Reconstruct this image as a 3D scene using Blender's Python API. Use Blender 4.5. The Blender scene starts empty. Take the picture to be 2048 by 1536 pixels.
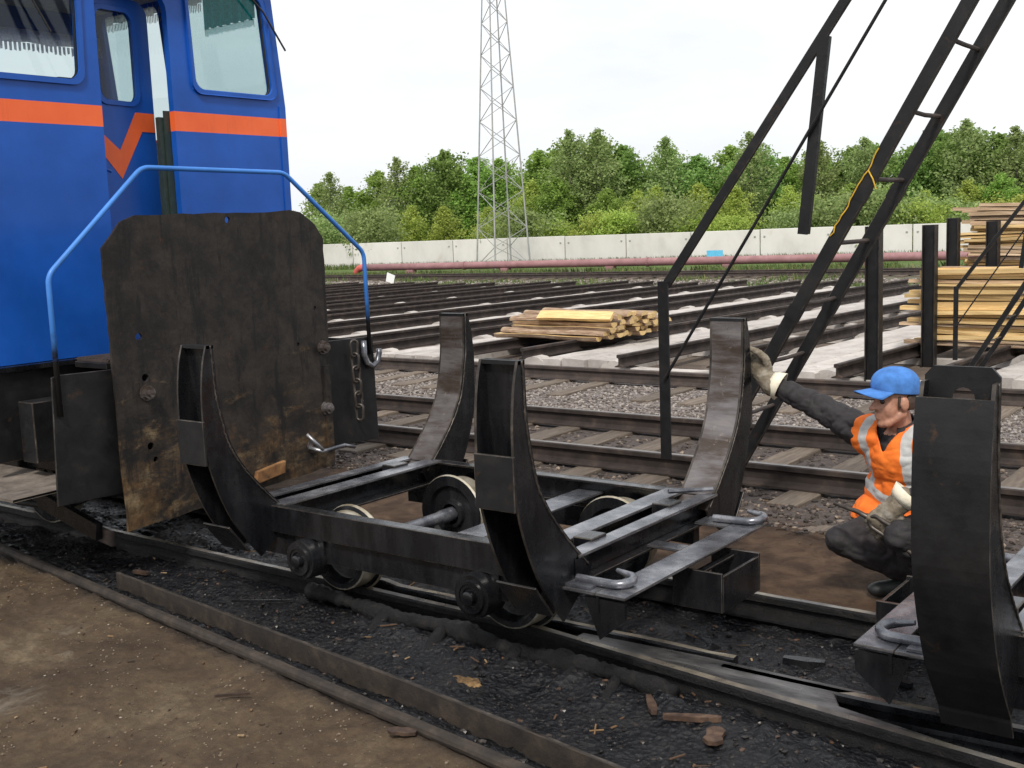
import bpy, bmesh, math, random
import numpy as np
from mathutils import Vector, Matrix, noise as mnoise
random.seed(7); RNG = np.random.default_rng(7)
S = bpy.context.scene
COL = S.collection
rad = math.radians

# ------------------------------------------------------------------ camera
YAW, PITCH, ROLL, CAMZ = rad(52.5536), rad(7.6892), rad(2.1762), 1.8
r0 = Vector((math.sin(YAW), math.cos(YAW), 0)); f0 = Vector((-math.cos(YAW), math.sin(YAW), 0)); zz = Vector((0, 0, 1))
fw = f0*math.cos(PITCH) - zz*math.sin(PITCH); up0 = f0*math.sin(PITCH) + zz*math.cos(PITCH)
rt = r0*math.cos(ROLL) - up0*math.sin(ROLL); up = r0*math.sin(ROLL) + up0*math.cos(ROLL)
cam = bpy.data.cameras.new('camera'); camo = bpy.data.objects.new('camera', cam); COL.objects.link(camo)
cam.sensor_width = 36; cam.lens = 2250/2048*36; cam.clip_start = .05; cam.clip_end = 2000
M = Matrix((rt, up, -fw)).transposed().to_4x4(); M.translation = (0, 0, CAMZ)
camo.matrix_world = M
S.camera = camo
S.render.resolution_x, S.render.resolution_y = 1024, 768

# ------------------------------------------------------------------ sky and sun
SUN_EL, SUN_AZ = rad(50), math.atan2(-.80, .42)          # sun stands behind the camera, a little to its right
world = bpy.data.worlds.new('World'); S.world = world; world.use_nodes = True
wn, wl = world.node_tree.nodes, world.node_tree.links
wn.clear()
wo = wn.new('ShaderNodeOutputWorld'); bg = wn.new('ShaderNodeBackground'); bg.inputs['Strength'].default_value = .10
sky = wn.new('ShaderNodeTexSky'); sky.sky_type = 'NISHITA'; sky.sun_disc = False
sky.sun_elevation = SUN_EL; sky.sun_rotation = math.pi/2 - SUN_AZ; sky.dust_density = 3; sky.air_density = 1.2
tc = wn.new('ShaderNodeTexCoord'); mp = wn.new('ShaderNodeMapping'); mp.inputs['Scale'].default_value = (1.2, 1.2, 4)
nz = wn.new('ShaderNodeTexNoise'); nz.inputs['Scale'].default_value = 1.6; nz.inputs['Detail'].default_value = 6; nz.inputs['Roughness'].default_value = .6
cr = wn.new('ShaderNodeValToRGB')
cr.color_ramp.elements[0].position = .3; cr.color_ramp.elements[0].color = (6.9, 7.2, 7.7, 1)      # thin grey veil of cloud
cr.color_ramp.elements[1].position = .7; cr.color_ramp.elements[1].color = (9.4, 9.45, 9.5, 1)
mx = wn.new('ShaderNodeMix'); mx.data_type = 'RGBA'; mx.inputs['Factor'].default_value = .9
wl.new(tc.outputs['Generated'], mp.inputs[0]); wl.new(mp.outputs[0], nz.inputs['Vector']); wl.new(nz.outputs['Fac'], cr.inputs[0])
wl.new(sky.outputs[0], mx.inputs['A']); wl.new(cr.outputs[0], mx.inputs['B'])
wl.new(mx.outputs['Result'], bg.inputs['Color']); wl.new(bg.outputs[0], wo.inputs[0])
sun = bpy.data.lights.new('sun', 'SUN'); sun.energy = 2.5; sun.angle = rad(9); sun.color = (1, .95, .87)
suno = bpy.data.objects.new('sun', sun); COL.objects.link(suno); suno.location = (6, -8, 20)
sd = Vector((math.cos(SUN_AZ)*math.cos(SUN_EL), math.sin(SUN_AZ)*math.cos(SUN_EL), math.sin(SUN_EL)))
suno.rotation_euler = sd.to_track_quat('Z', 'Y').to_euler()
S.view_settings.view_transform = 'Standard'; S.view_settings.look = 'None'
S.view_settings.exposure = .36; S.view_settings.gamma = 1; S.view_settings.use_curve_mapping = False
S.render.engine = 'CYCLES'

# ------------------------------------------------------------------ material helpers
def nodes(m):
    m.use_nodes = True
    t = m.node_tree; t.nodes.clear()
    o = t.nodes.new('ShaderNodeOutputMaterial'); b = t.nodes.new('ShaderNodeBsdfPrincipled')
    t.links.new(b.outputs[0], o.inputs[0])
    return t, b, o
def N(t, kind, **kw):
    n = t.nodes.new('ShaderNode'+kind)
    for k, v in kw.items():
        if k in n.inputs: n.inputs[k].default_value = v
        else: setattr(n, k, v)
    return n
def noise_tex(t, vec, scale, detail=5, rough=.6, dist=0, sc=None):
    if sc:
        mpn = N(t, 'Mapping'); mpn.inputs['Scale'].default_value = sc; t.links.new(vec, mpn.inputs[0]); vec = mpn.outputs[0]
    n = N(t, 'TexNoise', Scale=scale, Detail=detail, Roughness=rough, Distortion=dist)
    t.links.new(vec, n.inputs['Vector'])
    return n.outputs['Fac']
def ramp(t, fac, stops):
    c = N(t, 'ValToRGB'); e = c.color_ramp.elements
    while len(e) < len(stops): e.new(.5)
    for i, (p, col) in enumerate(stops):
        e[i].position = p; e[i].color = (*col, 1) if len(col) == 3 else col
    t.links.new(fac, c.inputs[0]); return c.outputs[0]
def mixc(t, fac, a, b, mode='MIX'):
    m = N(t, 'Mix', data_type='RGBA', blend_type=mode)
    for s, v in (('Factor', fac), ('A', a), ('B', b)):
        sock = [i for i in m.inputs if i.name == s and (i.type == 'RGBA' or s == 'Factor' and i.type == 'VALUE')][0]
        if hasattr(v, 'links'): t.links.new(v, sock)
        else: sock.default_value = v if s == 'Factor' else (*v, 1)
    return [o for o in m.outputs if o.type == 'RGBA'][0]
def mathn(t, op, a, b=None, clamp=False):
    m = N(t, 'Math', operation=op); m.use_clamp = clamp
    for i, v in enumerate((a, b)):
        if v is None: continue
        if hasattr(v, 'links'): t.links.new(v, m.inputs[i])
        else: m.inputs[i].default_value = v
    return m.outputs[0]
def bump(t, b, h, strength, dist=.01, prev=None):
    n = N(t, 'Bump'); n.inputs['Strength'].default_value = strength; n.inputs['Distance'].default_value = dist
    t.links.new(h, n.inputs['Height'])
    if prev: t.links.new(prev, n.inputs['Normal'])
    t.links.new(n.outputs[0], b.inputs['Normal']); return n.outputs[0]
def objco(t): return N(t, 'TexCoord').outputs['Object']

def grimy(name, stops, scale=6, rough=(.3, .6), metal=0., bmp=.3, bdist=.004, spots=None, sc=None, vary=0, spec=.5):
    """weathered surface: blotchy colour, uneven gloss, fine relief"""
    m = bpy.data.materials.new(name); t, b, o = nodes(m); co = objco(t)
    if vary:
        oi = N(t, 'ObjectInfo'); ad = N(t, 'VectorMath', operation='ADD')
        sc2 = N(t, 'VectorMath', operation='SCALE'); sc2.inputs['Scale'].default_value = 40
        cmb = N(t, 'CombineXYZ'); t.links.new(oi.outputs['Random'], cmb.inputs[0]); t.links.new(oi.outputs['Random'], cmb.inputs[2])
        t.links.new(cmb.outputs[0], sc2.inputs[0]); t.links.new(co, ad.inputs[0]); t.links.new(sc2.outputs[0], ad.inputs[1]); co = ad.outputs[0]
    n1 = noise_tex(t, co, scale, 8, .65, .3, sc)
    c = ramp(t, n1, stops)
    if vary:
        v = mathn(t, 'ADD', mathn(t, 'MULTIPLY', oi.outputs['Random'], 2*vary), 1-vary)
        cm = N(t, 'CombineXYZ')
        for i in range(3): t.links.new(v, cm.inputs[i])
        c = mixc(t, 1., c, cm.outputs[0], 'MULTIPLY')
    if spots:
        n3 = noise_tex(t, co, spots[0], 6, .7, .6)
        c = mixc(t, ramp(t, n3, [(spots[1], (0, 0, 0)), (spots[2], (1, 1, 1))]), c, spots[3])
    t.links.new(c, b.inputs['Base Color'])
    n2 = noise_tex(t, co, scale*2.7, 6, .7)
    mr = N(t, 'MapRange'); mr.inputs['From Min'].default_value = .3; mr.inputs['From Max'].default_value = .7
    mr.inputs['To Min'].default_value, mr.inputs['To Max'].default_value = rough
    t.links.new(n2, mr.inputs[0]); t.links.new(mr.outputs[0], b.inputs['Roughness'])
    b.inputs['Metallic'].default_value = metal; b.inputs['Specular IOR Level'].default_value = spec
    if bmp:
        n4 = noise_tex(t, co, scale*7, 6, .7, 0, sc)
        bump(t, b, n4, bmp, bdist)
    return m

MT = {}
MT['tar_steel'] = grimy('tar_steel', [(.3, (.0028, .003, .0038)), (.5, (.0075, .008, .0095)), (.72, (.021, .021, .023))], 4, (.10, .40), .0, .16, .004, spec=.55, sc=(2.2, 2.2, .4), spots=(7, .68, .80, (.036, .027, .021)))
MT['tar_sheen'] = grimy('tar_sheen', [(.3, (.03, .031, .038)), (.5, (.14, .145, .165)), (.7, (.36, .36, .38))], 5, (.16, .4), .6, .3, .003, spec=.7)  # wet tar; its bright sky reflection is put into the paler bluish base
MT['dry_steel'] = grimy('dry_steel', [(.3, (.0045, .0045, .005)), (.55, (.011, .0108, .0115)), (.75, (.024, .021, .019))], 6, (.38, .62), .0, .3, .003, (9, .62, .74, (.05, .026, .014)), spec=.35)
MT['worn_glare_steel'] = grimy('worn_glare_steel', [(.28, (.03, .018, .011)), (.42, (.075, .056, .046)), (.55, (.17, .155, .155)), (.8, (.34, .30, .27))], 3.0, (.24, .46), .5, .3, .003, (13, .62, .72, (.3, .26, .21)), (.5, 1, 2.6))  # brown worn steel; the grey-violet light tones paint in sky glare
MT['tread'] = grimy('tread', [(.3, (.30, .24, .15)), (.55, (.55, .5, .4)), (.75, (.72, .68, .58))], 9, (.25, .5), .65, .15, .002)
MT['rust_rail'] = grimy('rust_rail', [(.3, (.022, .017, .015)), (.55, (.055, .04, .034)), (.75, (.10, .068, .052))], 5, (.6, .85), 0, .3, .003)
MT['dark_rail'] = grimy('dark_rail', [(.3, (.018, .014, .013)), (.55, (.042, .032, .028)), (.75, (.095, .064, .048))], 5, (.55, .8), 0, .3, .003, spec=.3)
MT['rail_top'] = grimy('rail_top', [(.3, (.10, .09, .085)), (.6, (.22, .2, .19)), (.8, (.34, .3, .27))], 4, (.3, .5), .5, .15, .002)
MT['tar_rail_top'] = grimy('tar_rail_top', [(.28, (.03, .027, .026)), (.45, (.12, .105, .095)), (.6, (.30, .26, .2)), (.8, (.46, .41, .33))], 3, (.2, .42), .5, .2, .003)
MT['tar_crust'] = grimy('tar_crust', [(.3, (.003, .003, .0035)), (.55, (.009, .0085, .009)), (.75, (.028, .023, .02))], 16, (.35, .75), 0, 1., .014, spec=.35)
MT['casting'] = grimy('crossing_steel', [(.3, (.012, .011, .011)), (.46, (.06, .057, .058)), (.62, (.15, .145, .145)), (.78, (.26, .225, .18))], 3.2, (.22, .5), .45, .35, .004, (6, .58, .68, (.008, .008, .008)), (1, 5, 5))
MT['rust_orange'] = grimy('orange_rust', [(.3, (.06, .028, .012)), (.55, (.21, .10, .035)), (.75, (.36, .2, .08))], 9, (.8, .95), 0, .5, .004)
MT['edge'] = grimy('worn_edge', [(.3, (.012, .011, .010)), (.5, (.05, .042, .036)), (.72, (.15, .125, .105))], 8, (.35, .55), .4, 0)
MT['dirty_rail'] = grimy('dirty_rail', [(.3, (.010, .0075, .006)), (.52, (.026, .0185, .0135)), (.75, (.060, .043, .030))], 9, (.65, .9), 0, .6, .005)
MT['step'] = grimy('dusty_step', [(.3, (.05, .04, .033)), (.55, (.14, .115, .095)), (.75, (.24, .2, .17))], 7, (.8, .95), 0, .5, .005)

def painted(name, col, dirt=(.03, .03, .03), rough=.3, band=None, low=None, dent=.25):
    """enamel paint with faint fading, dust and dents; band = orange stripe between two heights; low = blackened below a height"""
    m = bpy.data.materials.new(name); t, b, o = nodes(m); co = objco(t)
    n1 = noise_tex(t, co, 2.2, 6, .6)
    c = ramp(t, n1, [(.3, tuple(v*.80 for v in col)), (.7, tuple(min(1, v*1.18+.004) for v in col))])
    sx = N(t, 'SeparateXYZ'); t.links.new(co, sx.inputs[0])
    if band:
        e = mathn(t, 'MULTIPLY', mathn(t, 'GREATER_THAN', sx.outputs[2], band[0]), mathn(t, 'LESS_THAN', sx.outputs[2], band[1]))
        oc = ramp(t, n1, [(.3, (.78, .11, .025)), (.7, (.90, .16, .04))])
        c = mixc(t, e, c, oc)
    n2 = noise_tex(t, co, 14, 8, .75, .4)
    c = mixc(t, ramp(t, n2, [(.64, (0, 0, 0)), (.82, (.5, .5, .5))]), c, dirt)
    n7 = noise_tex(t, co, 5, 6, .7, 0, (3, 3, .22))
    c = mixc(t, ramp(t, n7, [(.58, (0, 0, 0)), (.80, (.25, .25, .25))]), c, dirt)
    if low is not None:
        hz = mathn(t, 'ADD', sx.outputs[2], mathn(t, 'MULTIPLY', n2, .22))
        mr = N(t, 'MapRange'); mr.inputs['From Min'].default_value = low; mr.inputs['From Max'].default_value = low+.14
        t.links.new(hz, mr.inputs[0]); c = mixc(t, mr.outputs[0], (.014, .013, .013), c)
    t.links.new(c, b.inputs['Base Color'])
    rr = N(t, 'MapRange'); rr.inputs['To Min'].default_value = rough; rr.inputs['To Max'].default_value = rough+.25
    t.links.new(n2, rr.inputs[0]); t.links.new(rr.outputs[0], b.inputs['Roughness'])
    b.inputs['Specular IOR Level'].default_value = .4; b.inputs['Coat Weight'].default_value = .08; b.inputs['Coat Roughness'].default_value = .15
    n3 = noise_tex(t, co, 1.7, 2, .5); p = bump(t, b, n3, dent, .03)
    n5 = noise_tex(t, co, 60, 4, .7); bump(t, b, n5, .05, .002, p)
    return m
BLUE = (.0045, .080, .40)
MT['blue'] = painted('loco_blue', BLUE, band=None, rough=.28)
MT['orange'] = painted('loco_orange', (.84, .13, .03), rough=.35, dent=.05)
MT['blue_rail'] = painted('rail_blue', (.02, .13, .50), rough=.35, low=None, dent=0)

def plain(name, col, rough=.6, metal=0, bmp=0, scale=30, var=.25, trans=0, alpha=None):
    m = bpy.data.materials.new(name); t, b, o = nodes(m); co = objco(t)
    n = noise_tex(t, co, scale, 5, .6)
    t.links.new(ramp(t, n, [(.3, tuple(v*(1-var) for v in col)), (.7, tuple(min(1, v*(1+var)) for v in col))]), b.inputs['Base Color'])
    b.inputs['Roughness'].default_value = rough; b.inputs['Metallic'].default_value = metal
    if bmp: bump(t, b, n, bmp, .005)
    return m
def glass(name, tint=(.9, .95, .95)):
    m = bpy.data.materials.new(name); t, b, o = nodes(m)
    tr = N(t, 'BsdfTransparent'); tr.inputs[0].default_value = (*tint, 1)
    gl = N(t, 'BsdfGlossy'); gl.inputs['Roughness'].default_value = .02
    lw = N(t, 'LayerWeight'); fr = mathn(t, 'ADD', mathn(t, 'MULTIPLY', mathn(t, 'POWER', lw.outputs['Facing'], 4.), .5), .03)
    ms = N(t, 'MixShader'); t.links.new(fr, ms.inputs[0]); t.links.new(tr.outputs[0], ms.inputs[1]); t.links.new(gl.outputs[0], ms.inputs[2])
    t.links.new(ms.outputs[0], o.inputs[0]); return m
MT['glass'] = glass('window_glass', (.8, .86, .86))
MT['rubber'] = plain('rubber', (.02, .02, .02), .6)
MT['interior'] = plain('cab_lining', (.34, .33, .30), .8)
MT['jamb'] = plain('door_jamb', (.02, .035, .03), .55)
MT['curtain'] = plain('curtain', (.62, .6, .6), .9, 0, .2, 60)
MT['teal'] = plain('teal_cloth', (.0, .42, .42), .9, 0, .2, 60)
MT['seat'] = plain('seat_vinyl', (.015, .015, .017), .6)
MT['red'] = plain('red_paint', (.5, .02, .015), .4)
MT['plate'] = None

def plate_mat():
    m = bpy.data.materials.new('grimy_plate'); t, b, o = nodes(m); co = objco(t)
    n1 = noise_tex(t, co, 4.2, 12, .78, .3)
    c = ramp(t, n1, [(.30, (.006, .0052, .0048)), (.46, (.016, .0135, .012)), (.60, (.034, .027, .022)), (.76, (.055, .036, .024))])
    n2 = noise_tex(t, co, 3.6, 10, .74, .25, (1, .8, 1.7))          # ochre residue patches, mostly on the lower half
    sx = N(t, 'SeparateXYZ'); t.links.new(co, sx.inputs[0])
    mr = N(t, 'MapRange'); mr.inputs['From Min'].default_value = 1.15; mr.inputs['From Max'].default_value = .5
    mr.inputs['To Min'].default_value = -.07; mr.inputs['To Max'].default_value = .15; t.links.new(sx.outputs[2], mr.inputs[0])
    f = ramp(t, mathn(t, 'ADD', n2, mr.outputs[0]), [(.57, (0, 0, 0)), (.74, (.8, .8, .8))])
    n3 = noise_tex(t, co, 9, 6, .7)
    oc = ramp(t, n3, [(.3, (.035, .020, .010)), (.5, (.13, .075, .033)), (.7, (.32, .24, .135))])
    c = mixc(t, f, c, oc)
    n4 = noise_tex(t, co, 7, 8, .75, .8)
    c = mixc(t, ramp(t, n4, [(.6, (0, 0, 0)), (.74, (.85, .85, .85))]), c, (.10, .04, .017))
    n6 = noise_tex(t, co, 3.5, 7, .7, 0, (1, 3.5, .6))             # tar runs
    c = mixc(t, ramp(t, n6, [(.53, (0, 0, 0)), (.62, (.85, .85, .85))]), c, (.008, .0075, .0075))
    t.links.new(c, b.inputs['Base Color'])
    rr = ramp(t, n4, [(.3, (.42,)*3), (.7, (.75,)*3)]); t.links.new(rr, b.inputs['Roughness']); b.inputs['Specular IOR Level'].default_value = .3
    n5 = noise_tex(t, co, 24, 8, .75); bump(t, b, mathn(t, 'ADD', n5, n2), .5, .006)
    return m
MT['plate'] = plate_mat()

def wood(name, stops, grain=(1, 26, 26), scale=2.2, rough=.75, vary=.12, bmp=.3):
    m = grimy(name, stops, scale, (rough-.1, rough+.1), 0, bmp, .004, None, grain, vary)
    return m
MT['pine'] = wood('fresh_pine', [(.25, (.40, .25, .09)), (.5, (.62, .43, .19)), (.75, (.76, .58, .31))], vary=.22)
MT['pine_grey'] = wood('weathered_board', [(.25, (.22, .14, .08)), (.5, (.40, .28, .17)), (.75, (.56, .45, .33))], vary=.2)
MT['bark'] = grimy('bark', [(.3, (.15, .085, .05)), (.5, (.32, .215, .14)), (.7, (.52, .42, .31))], 9, (.8, .95), 0, .8, .012, None, (.5, 3, 3))
MT['sleeper'] = wood('old_sleeper', [(.25, (.055, .042, .032)), (.5, (.13, .10, .076)), (.75, (.22, .175, .135))], (14, 1, 14), 2.4, .85, .25, .5)
MT['stick'] = wood('dark_stick', [(.25, (.015, .010, .008)), (.5, (.05, .028, .018)), (.75, (.13, .08, .05))], (9, 9, 9), 2.4, .6, .3, .4)
MT['concrete'] = grimy('concrete_beam', [(.25, (.27, .245, .22)), (.5, (.44, .405, .375)), (.75, (.56, .53, .50))], 2.5, (.8, .95), 0, .5, .008, (8, .58, .74, (.14, .11, .09)), vary=.12)
MT['wall'] = grimy('concrete_panel', [(.25, (.52, .50, .47)), (.5, (.62, .60, .57)), (.75, (.68, .66, .63))], .9, (.85, .95), 0, .3, .01, (.55, .62, .85, (.47, .40, .31)), (1, 1, .6), .05)
MT['mast'] = grimy('mast_paint', [(.3, (.25, .26, .26)), (.6, (.37, .37, .36)), (.8, (.34, .30, .27))], 3, (.5, .7), .2, 0)
MT['pipe'] = grimy('pipe_paint', [(.3, (.22, .11, .11)), (.55, (.30, .155, .16)), (.75, (.37, .22, .22))], 2.2, (.6, .8), 0, .2, .003, (6, .62, .75, (.27, .13, .1)))
MT['pipe_red'] = plain('pipe_elbow_paint', (.5, .10, .08), .6)
MT['cyan'] = plain('light_blue_sheet', (.12, .48, .75), .6)
MT['white'] = plain('white_sheet', (.8, .8, .8), .6, var=.1)
MT['twine'] = plain('yellow_twine', (.62, .38, .03), .8)

# ------------------------------------------------------------------ mesh helpers
OFF = {}
class MB:
    def __init__(s): s.v = []; s.f = []; s.mi = []; s.m = 0
    def add(s, vs, fs, m=None):
        k = len(s.v); s.v += [tuple(v) for v in vs]; s.f += [tuple(i+k for i in f) for f in fs]; s.mi += [s.m if m is None else m]*len(fs); return s
    def box(s, a, b):
        x0, y0, z0 = (min(p, q) for p, q in zip(a, b)); x1, y1, z1 = (max(p, q) for p, q in zip(a, b))
        return s.add([(x0,y0,z0),(x1,y0,z0),(x1,y1,z0),(x0,y1,z0),(x0,y0,z1),(x1,y0,z1),(x1,y1,z1),(x0,y1,z1)],
                     [(0,3,2,1),(4,5,6,7),(0,1,5,4),(1,2,6,5),(2,3,7,6),(3,0,4,7)])
    def beam(s, p, q, w, h, upv=(0, 0, 1), shift=0):
        """bar from p to q, w wide across, h high along upv"""
        p, q = Vector(p), Vector(q); d = (q-p).normalized(); u = Vector(upv); sd_ = d.cross(u)
        if sd_.length < 1e-4: sd_ = d.cross(Vector((1, 0, 0)))
        sd_.normalize(); u = sd_.cross(d).normalized()
        vs = []
        for c in (p, q):
            for a, b in ((-1,-1),(1,-1),(1,1),(-1,1)): vs.append(c+sd_*(a*w/2)+u*(b*h/2))
        return s.add(vs, [(3,2,1,0),(4,5,6,7),(0,1,5,4),(1,2,6,5),(2,3,7,6),(3,0,4,7)])
    def prism(s, poly, fn, d0, d1):
        """poly: list of (a,b); fn(a,b,d) -> xyz"""
        n = len(poly); vs = [fn(a, b, d0) for a, b in poly]+[fn(a, b, d1) for a, b in poly]
        fs = [tuple(range(n-1, -1, -1)), tuple(range(n, 2*n))]+[(i, (i+1) % n, n+(i+1) % n, n+i) for i in range(n)]
        return s.add(vs, fs)
    def tube(s, pts, r, n=8, closed=False, caps=True):
        pts = [Vector(p) for p in pts]; m = len(pts); rs = r if isinstance(r, (list, tuple)) else [r]*m
        vs = []; prev = None
        for i, p in enumerate(pts):
            a = pts[(i-1) % m] if (i or closed) else p; b = pts[(i+1) % m] if (i < m-1 or closed) else p
            d = (b-a).normalized()
            if prev is None:
                prev = d.cross(Vector((0, 0, 1)) if abs(d.z) < .9 else Vector((1, 0, 0))).normalized()
            u = (prev - d*prev.dot(d)).normalized(); prev = u; w = d.cross(u)
            for k in range(n):
                t_ = 2*math.pi*k/n; vs.append(p+(u*math.cos(t_)+w*math.sin(t_))*rs[i])
        fs = []
        for i in range(m if closed else m-1):
            j = (i+1) % m
            for k in range(n): fs.append((i*n+k, i*n+(k+1) % n, j*n+(k+1) % n, j*n+k))
        if caps and not closed: fs += [tuple(range(n-1, -1, -1)), tuple(range((m-1)*n, m*n))]
        return s.add(vs, fs)
    def lathe(s, prof, c, ax, n=28):
        """prof: list of (along axis, radius) closed loop round axis ax through c"""
        c, ax = Vector(c), Vector(ax).normalized(); u = ax.cross(Vector((0, 0, 1)) if abs(ax.z) < .9 else Vector((1, 0, 0))).normalized(); w = ax.cross(u)
        m = len(prof); vs = []
        for k in range(n):
            t_ = 2*math.pi*k/n
            for a, r_ in prof: vs.append(c+ax*a+(u*math.cos(t_)+w*math.sin(t_))*r_)
        fs = [(k*m+i, k*m+i+1, ((k+1) % n)*m+i+1, ((k+1) % n)*m+i) for k in range(n) for i in range(m-1)]
        return s.add(vs, fs)
    def build(s, name, mat, parent=None, smooth=False, bevel=0, auto=None):
        off = OFF.get(parent.name, Vector()) if parent else None
        if parent is None:
            a = np.array([tuple(v) for v in s.v]); lo, hi = a.min(0), a.max(0)
            off = Vector(((lo[0]+hi[0])/2, (lo[1]+hi[1])/2, lo[2]))
        me = bpy.data.meshes.new(name)
        me.from_pydata([tuple(Vector(v)-off) for v in s.v], [], s.f)
        for mm in (mat if isinstance(mat, (list, tuple)) else [mat]): me.materials.append(MT[mm] if isinstance(mm, str) else mm)
        if any(s.mi): me.polygons.foreach_set('material_index', s.mi)
        if smooth: me.polygons.foreach_set('use_smooth', [True]*len(me.polygons))
        me.update()
        if auto: me.set_sharp_from_angle(angle=rad(auto))
        o = bpy.data.objects.new(name, me); COL.objects.link(o)
        if parent: o.parent = parent; OFF[o.name] = off
        else: o.location = off; OFF[o.name] = off
        if bevel:
            if mat in ('tar_steel', 'dry_steel', 'tar_sheen') and bevel <= .006: me.materials.append(MT['edge'])
            bv = o.modifiers.new('bevel', 'BEVEL'); bv.width = bevel; bv.segments = 2; bv.limit_method = 'ANGLE'; bv.angle_limit = rad(40); bv.material = 1 if len(me.materials) == 2 and me.materials[1] == MT['edge'] else -1
        return o
def thing(name, loc, label, cat, group=None):
    o = bpy.data.objects.new(name, None); COL.objects.link(o); o.location = loc; o.empty_display_size = .2
    OFF[o.name] = Vector(loc); o['label'] = label; o['category'] = cat
    if group: o['group'] = group
    return o
def tag(o, label, cat, group=None):
    o['label'] = label; o['category'] = cat
    if group: o['group'] = group
    return o
def structure(o): o['kind'] = 'structure'; return o
def stuff(o, label=None, cat=None):
    o['kind'] = 'stuff'
    if label: o['label'] = label
    if cat: o['category'] = cat
    return o
def put(name, mesh, loc, parent=None, rotz=0, scale=None):
    """a copy that shares mesh data; loc is world"""
    o = bpy.data.objects.new(name, mesh); COL.objects.link(o)
    o.location = Vector(loc)-(OFF.get(parent.name, Vector()) if parent else Vector())
    if rotz: o.rotation_euler = rotz if isinstance(rotz, (tuple, list)) else (0, 0, rotz)
    if scale: o.scale = scale
    if parent: o.parent = parent
    OFF[o.name] = Vector(loc); return o
ORD = ['first','second','third','fourth','fifth','sixth','seventh','eighth','ninth','tenth','eleventh','twelfth','thirteenth','fourteenth','fifteenth','sixteenth','seventeenth','eighteenth','nineteenth','twentieth']
def ordinal(i):
    if i < 20: return ORD[i]
    tens = {2:'twenty',3:'thirty',4:'forty'}[(i+1)//10]
    return tens+'-'+ORD[(i+1) % 10-1] if (i+1) % 10 else {30:'thirtieth',40:'fortieth'}[i+1]

def panel_holes(outer, holes, fn, d0, d1, mb=None):
    """flat plate with openings: outer/holes are (a,b) loops; fn(a,b,d)->xyz; thickness d0..d1"""
    bm = bmesh.new(); loops = []
    for lp in [outer]+holes:
        vs = [bm.verts.new((a, b, 0)) for a, b in lp]; loops.append(vs)
        for i in range(len(vs)): bm.edges.new((vs[i], vs[(i+1) % len(vs)]))
    bmesh.ops.triangle_fill(bm, use_beauty=True, use_dissolve=False, edges=bm.edges[:])
    bm.verts.index_update(); mb = mb or MB()
    P = [(v.co.x, v.co.y) for v in bm.verts]; n = len(P)
    vs = [fn(a, b, d0) for a, b in P]+[fn(a, b, d1) for a, b in P]
    fs = []
    for f in bm.faces:
        ix = [v.index for v in f.verts]; fs.append(tuple(ix)); fs.append(tuple(i+n for i in reversed(ix)))
    for lp in loops:
        ix = [v.index for v in lp]
        for i in range(len(ix)): a, b = ix[i], ix[(i+1) % len(ix)]; fs.append((a, b, b+n, a+n))
    bm.free(); mb.add(vs, fs); return mb
def rrect(a0, b0, a1, b1, r, n=5, top=None):
    rt_ = top if top is not None else r; pts = []
    for cx, cy, rr, s0 in ((a1-r, b0+r, r, -90), (a1-rt_, b1-rt_, rt_, 0), (a0+rt_, b1-rt_, rt_, 90), (a0+r, b0+r, r, 180)):
        for i in range(n+1): t_ = rad(s0+90*i/n); pts.append((cx+rr*math.cos(t_), cy+rr*math.sin(t_)))
    return pts
def circ(a, b, r, n=12): return [(a+r*math.cos(2*math.pi*i/n), b+r*math.sin(2*math.pi*i/n)) for i in range(n)]
def interp(x, xs, ys): return float(np.interp(x, xs, ys))
def fbm(x, y, sc, oc=4, seed=0):
    return mnoise.fractal(Vector((x*sc, y*sc, seed)), 1., 2., oc)

# ------------------------------------------------------------------ ground
def y_near(x): return interp(x, [-30, -7, -3, -2, -.8, 1.5, 6], [4.05, 4.03, 4.0, 3.88, 3.75, 3.5, 2.9])
def y_front(x): return 2.87-.13*(x+2.21)
Y_FAR = 4.94
def height(x, y):
    yn, yf = y_near(x), y_front(x)
    if y > 7.2:
        if y < 14: return -.2+.012*fbm(x, y, 3)
        return -.17+(0 if y < 34 else min(.1, (y-34)*.05))
    n1 = fbm(x, y, 2.2, 5); n2 = fbm(x, y, 9, 4, 3.3); n3 = fbm(x, y, 28, 3, 8)
    dirt = -.045+.022*n1+.016*n2+.007*n3-.008
    bed = -.098+.012*n1+.012*n2+.014*n3
    pit = -.145+.02*n1+.018*n2+.013*n3
    floor_ = -.022+.006*n1+.004*n2+.003*n3
    def st(a, b, v): t_ = min(1, max(0, (v-a)/(b-a))); return t_*t_*(3-2*t_)
    h = dirt+(bed-dirt)*st(yf-.03, yf+.10, y)
    pk = .035*math.exp(-((y-(yn-.20))/.13)**2)*st(-5.5, -3, x)          # grease piled against the outer side of the near rail
    h += pk*(.6+.9*abs(n2)) + .040*math.exp(-((y-(yf+.10))/.075)**2)
    h = h+(pit-h)*st(yn, yn+.08, y)
    h = h+(floor_-h)*st(Y_FAR-.02, Y_FAR+.06, y)
    t6 = st(6.1, 6.8, y+.3*n1); h = h*(1-t6)+(-.11+.03*n2+.02*n3)*t6
    t7 = st(6.9, 7.2, y); return h*(1-t7)+(-.2)*t7
def axis(fine0, fine1, step, lo, hi):
    a = list(np.arange(fine0, fine1+1e-6, step)); s_ = step; v = fine1
    while v < hi: s_ *= 1.22; v += s_; a.append(v)
    s_ = step; v = fine0
    while v > lo: s_ *= 1.22; v -= s_; a.insert(0, v)
    return a
XS = axis(-7.6, .2, .024, -420, 320); YS = axis(2.05, 7.2, .022, -200, 620)
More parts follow.
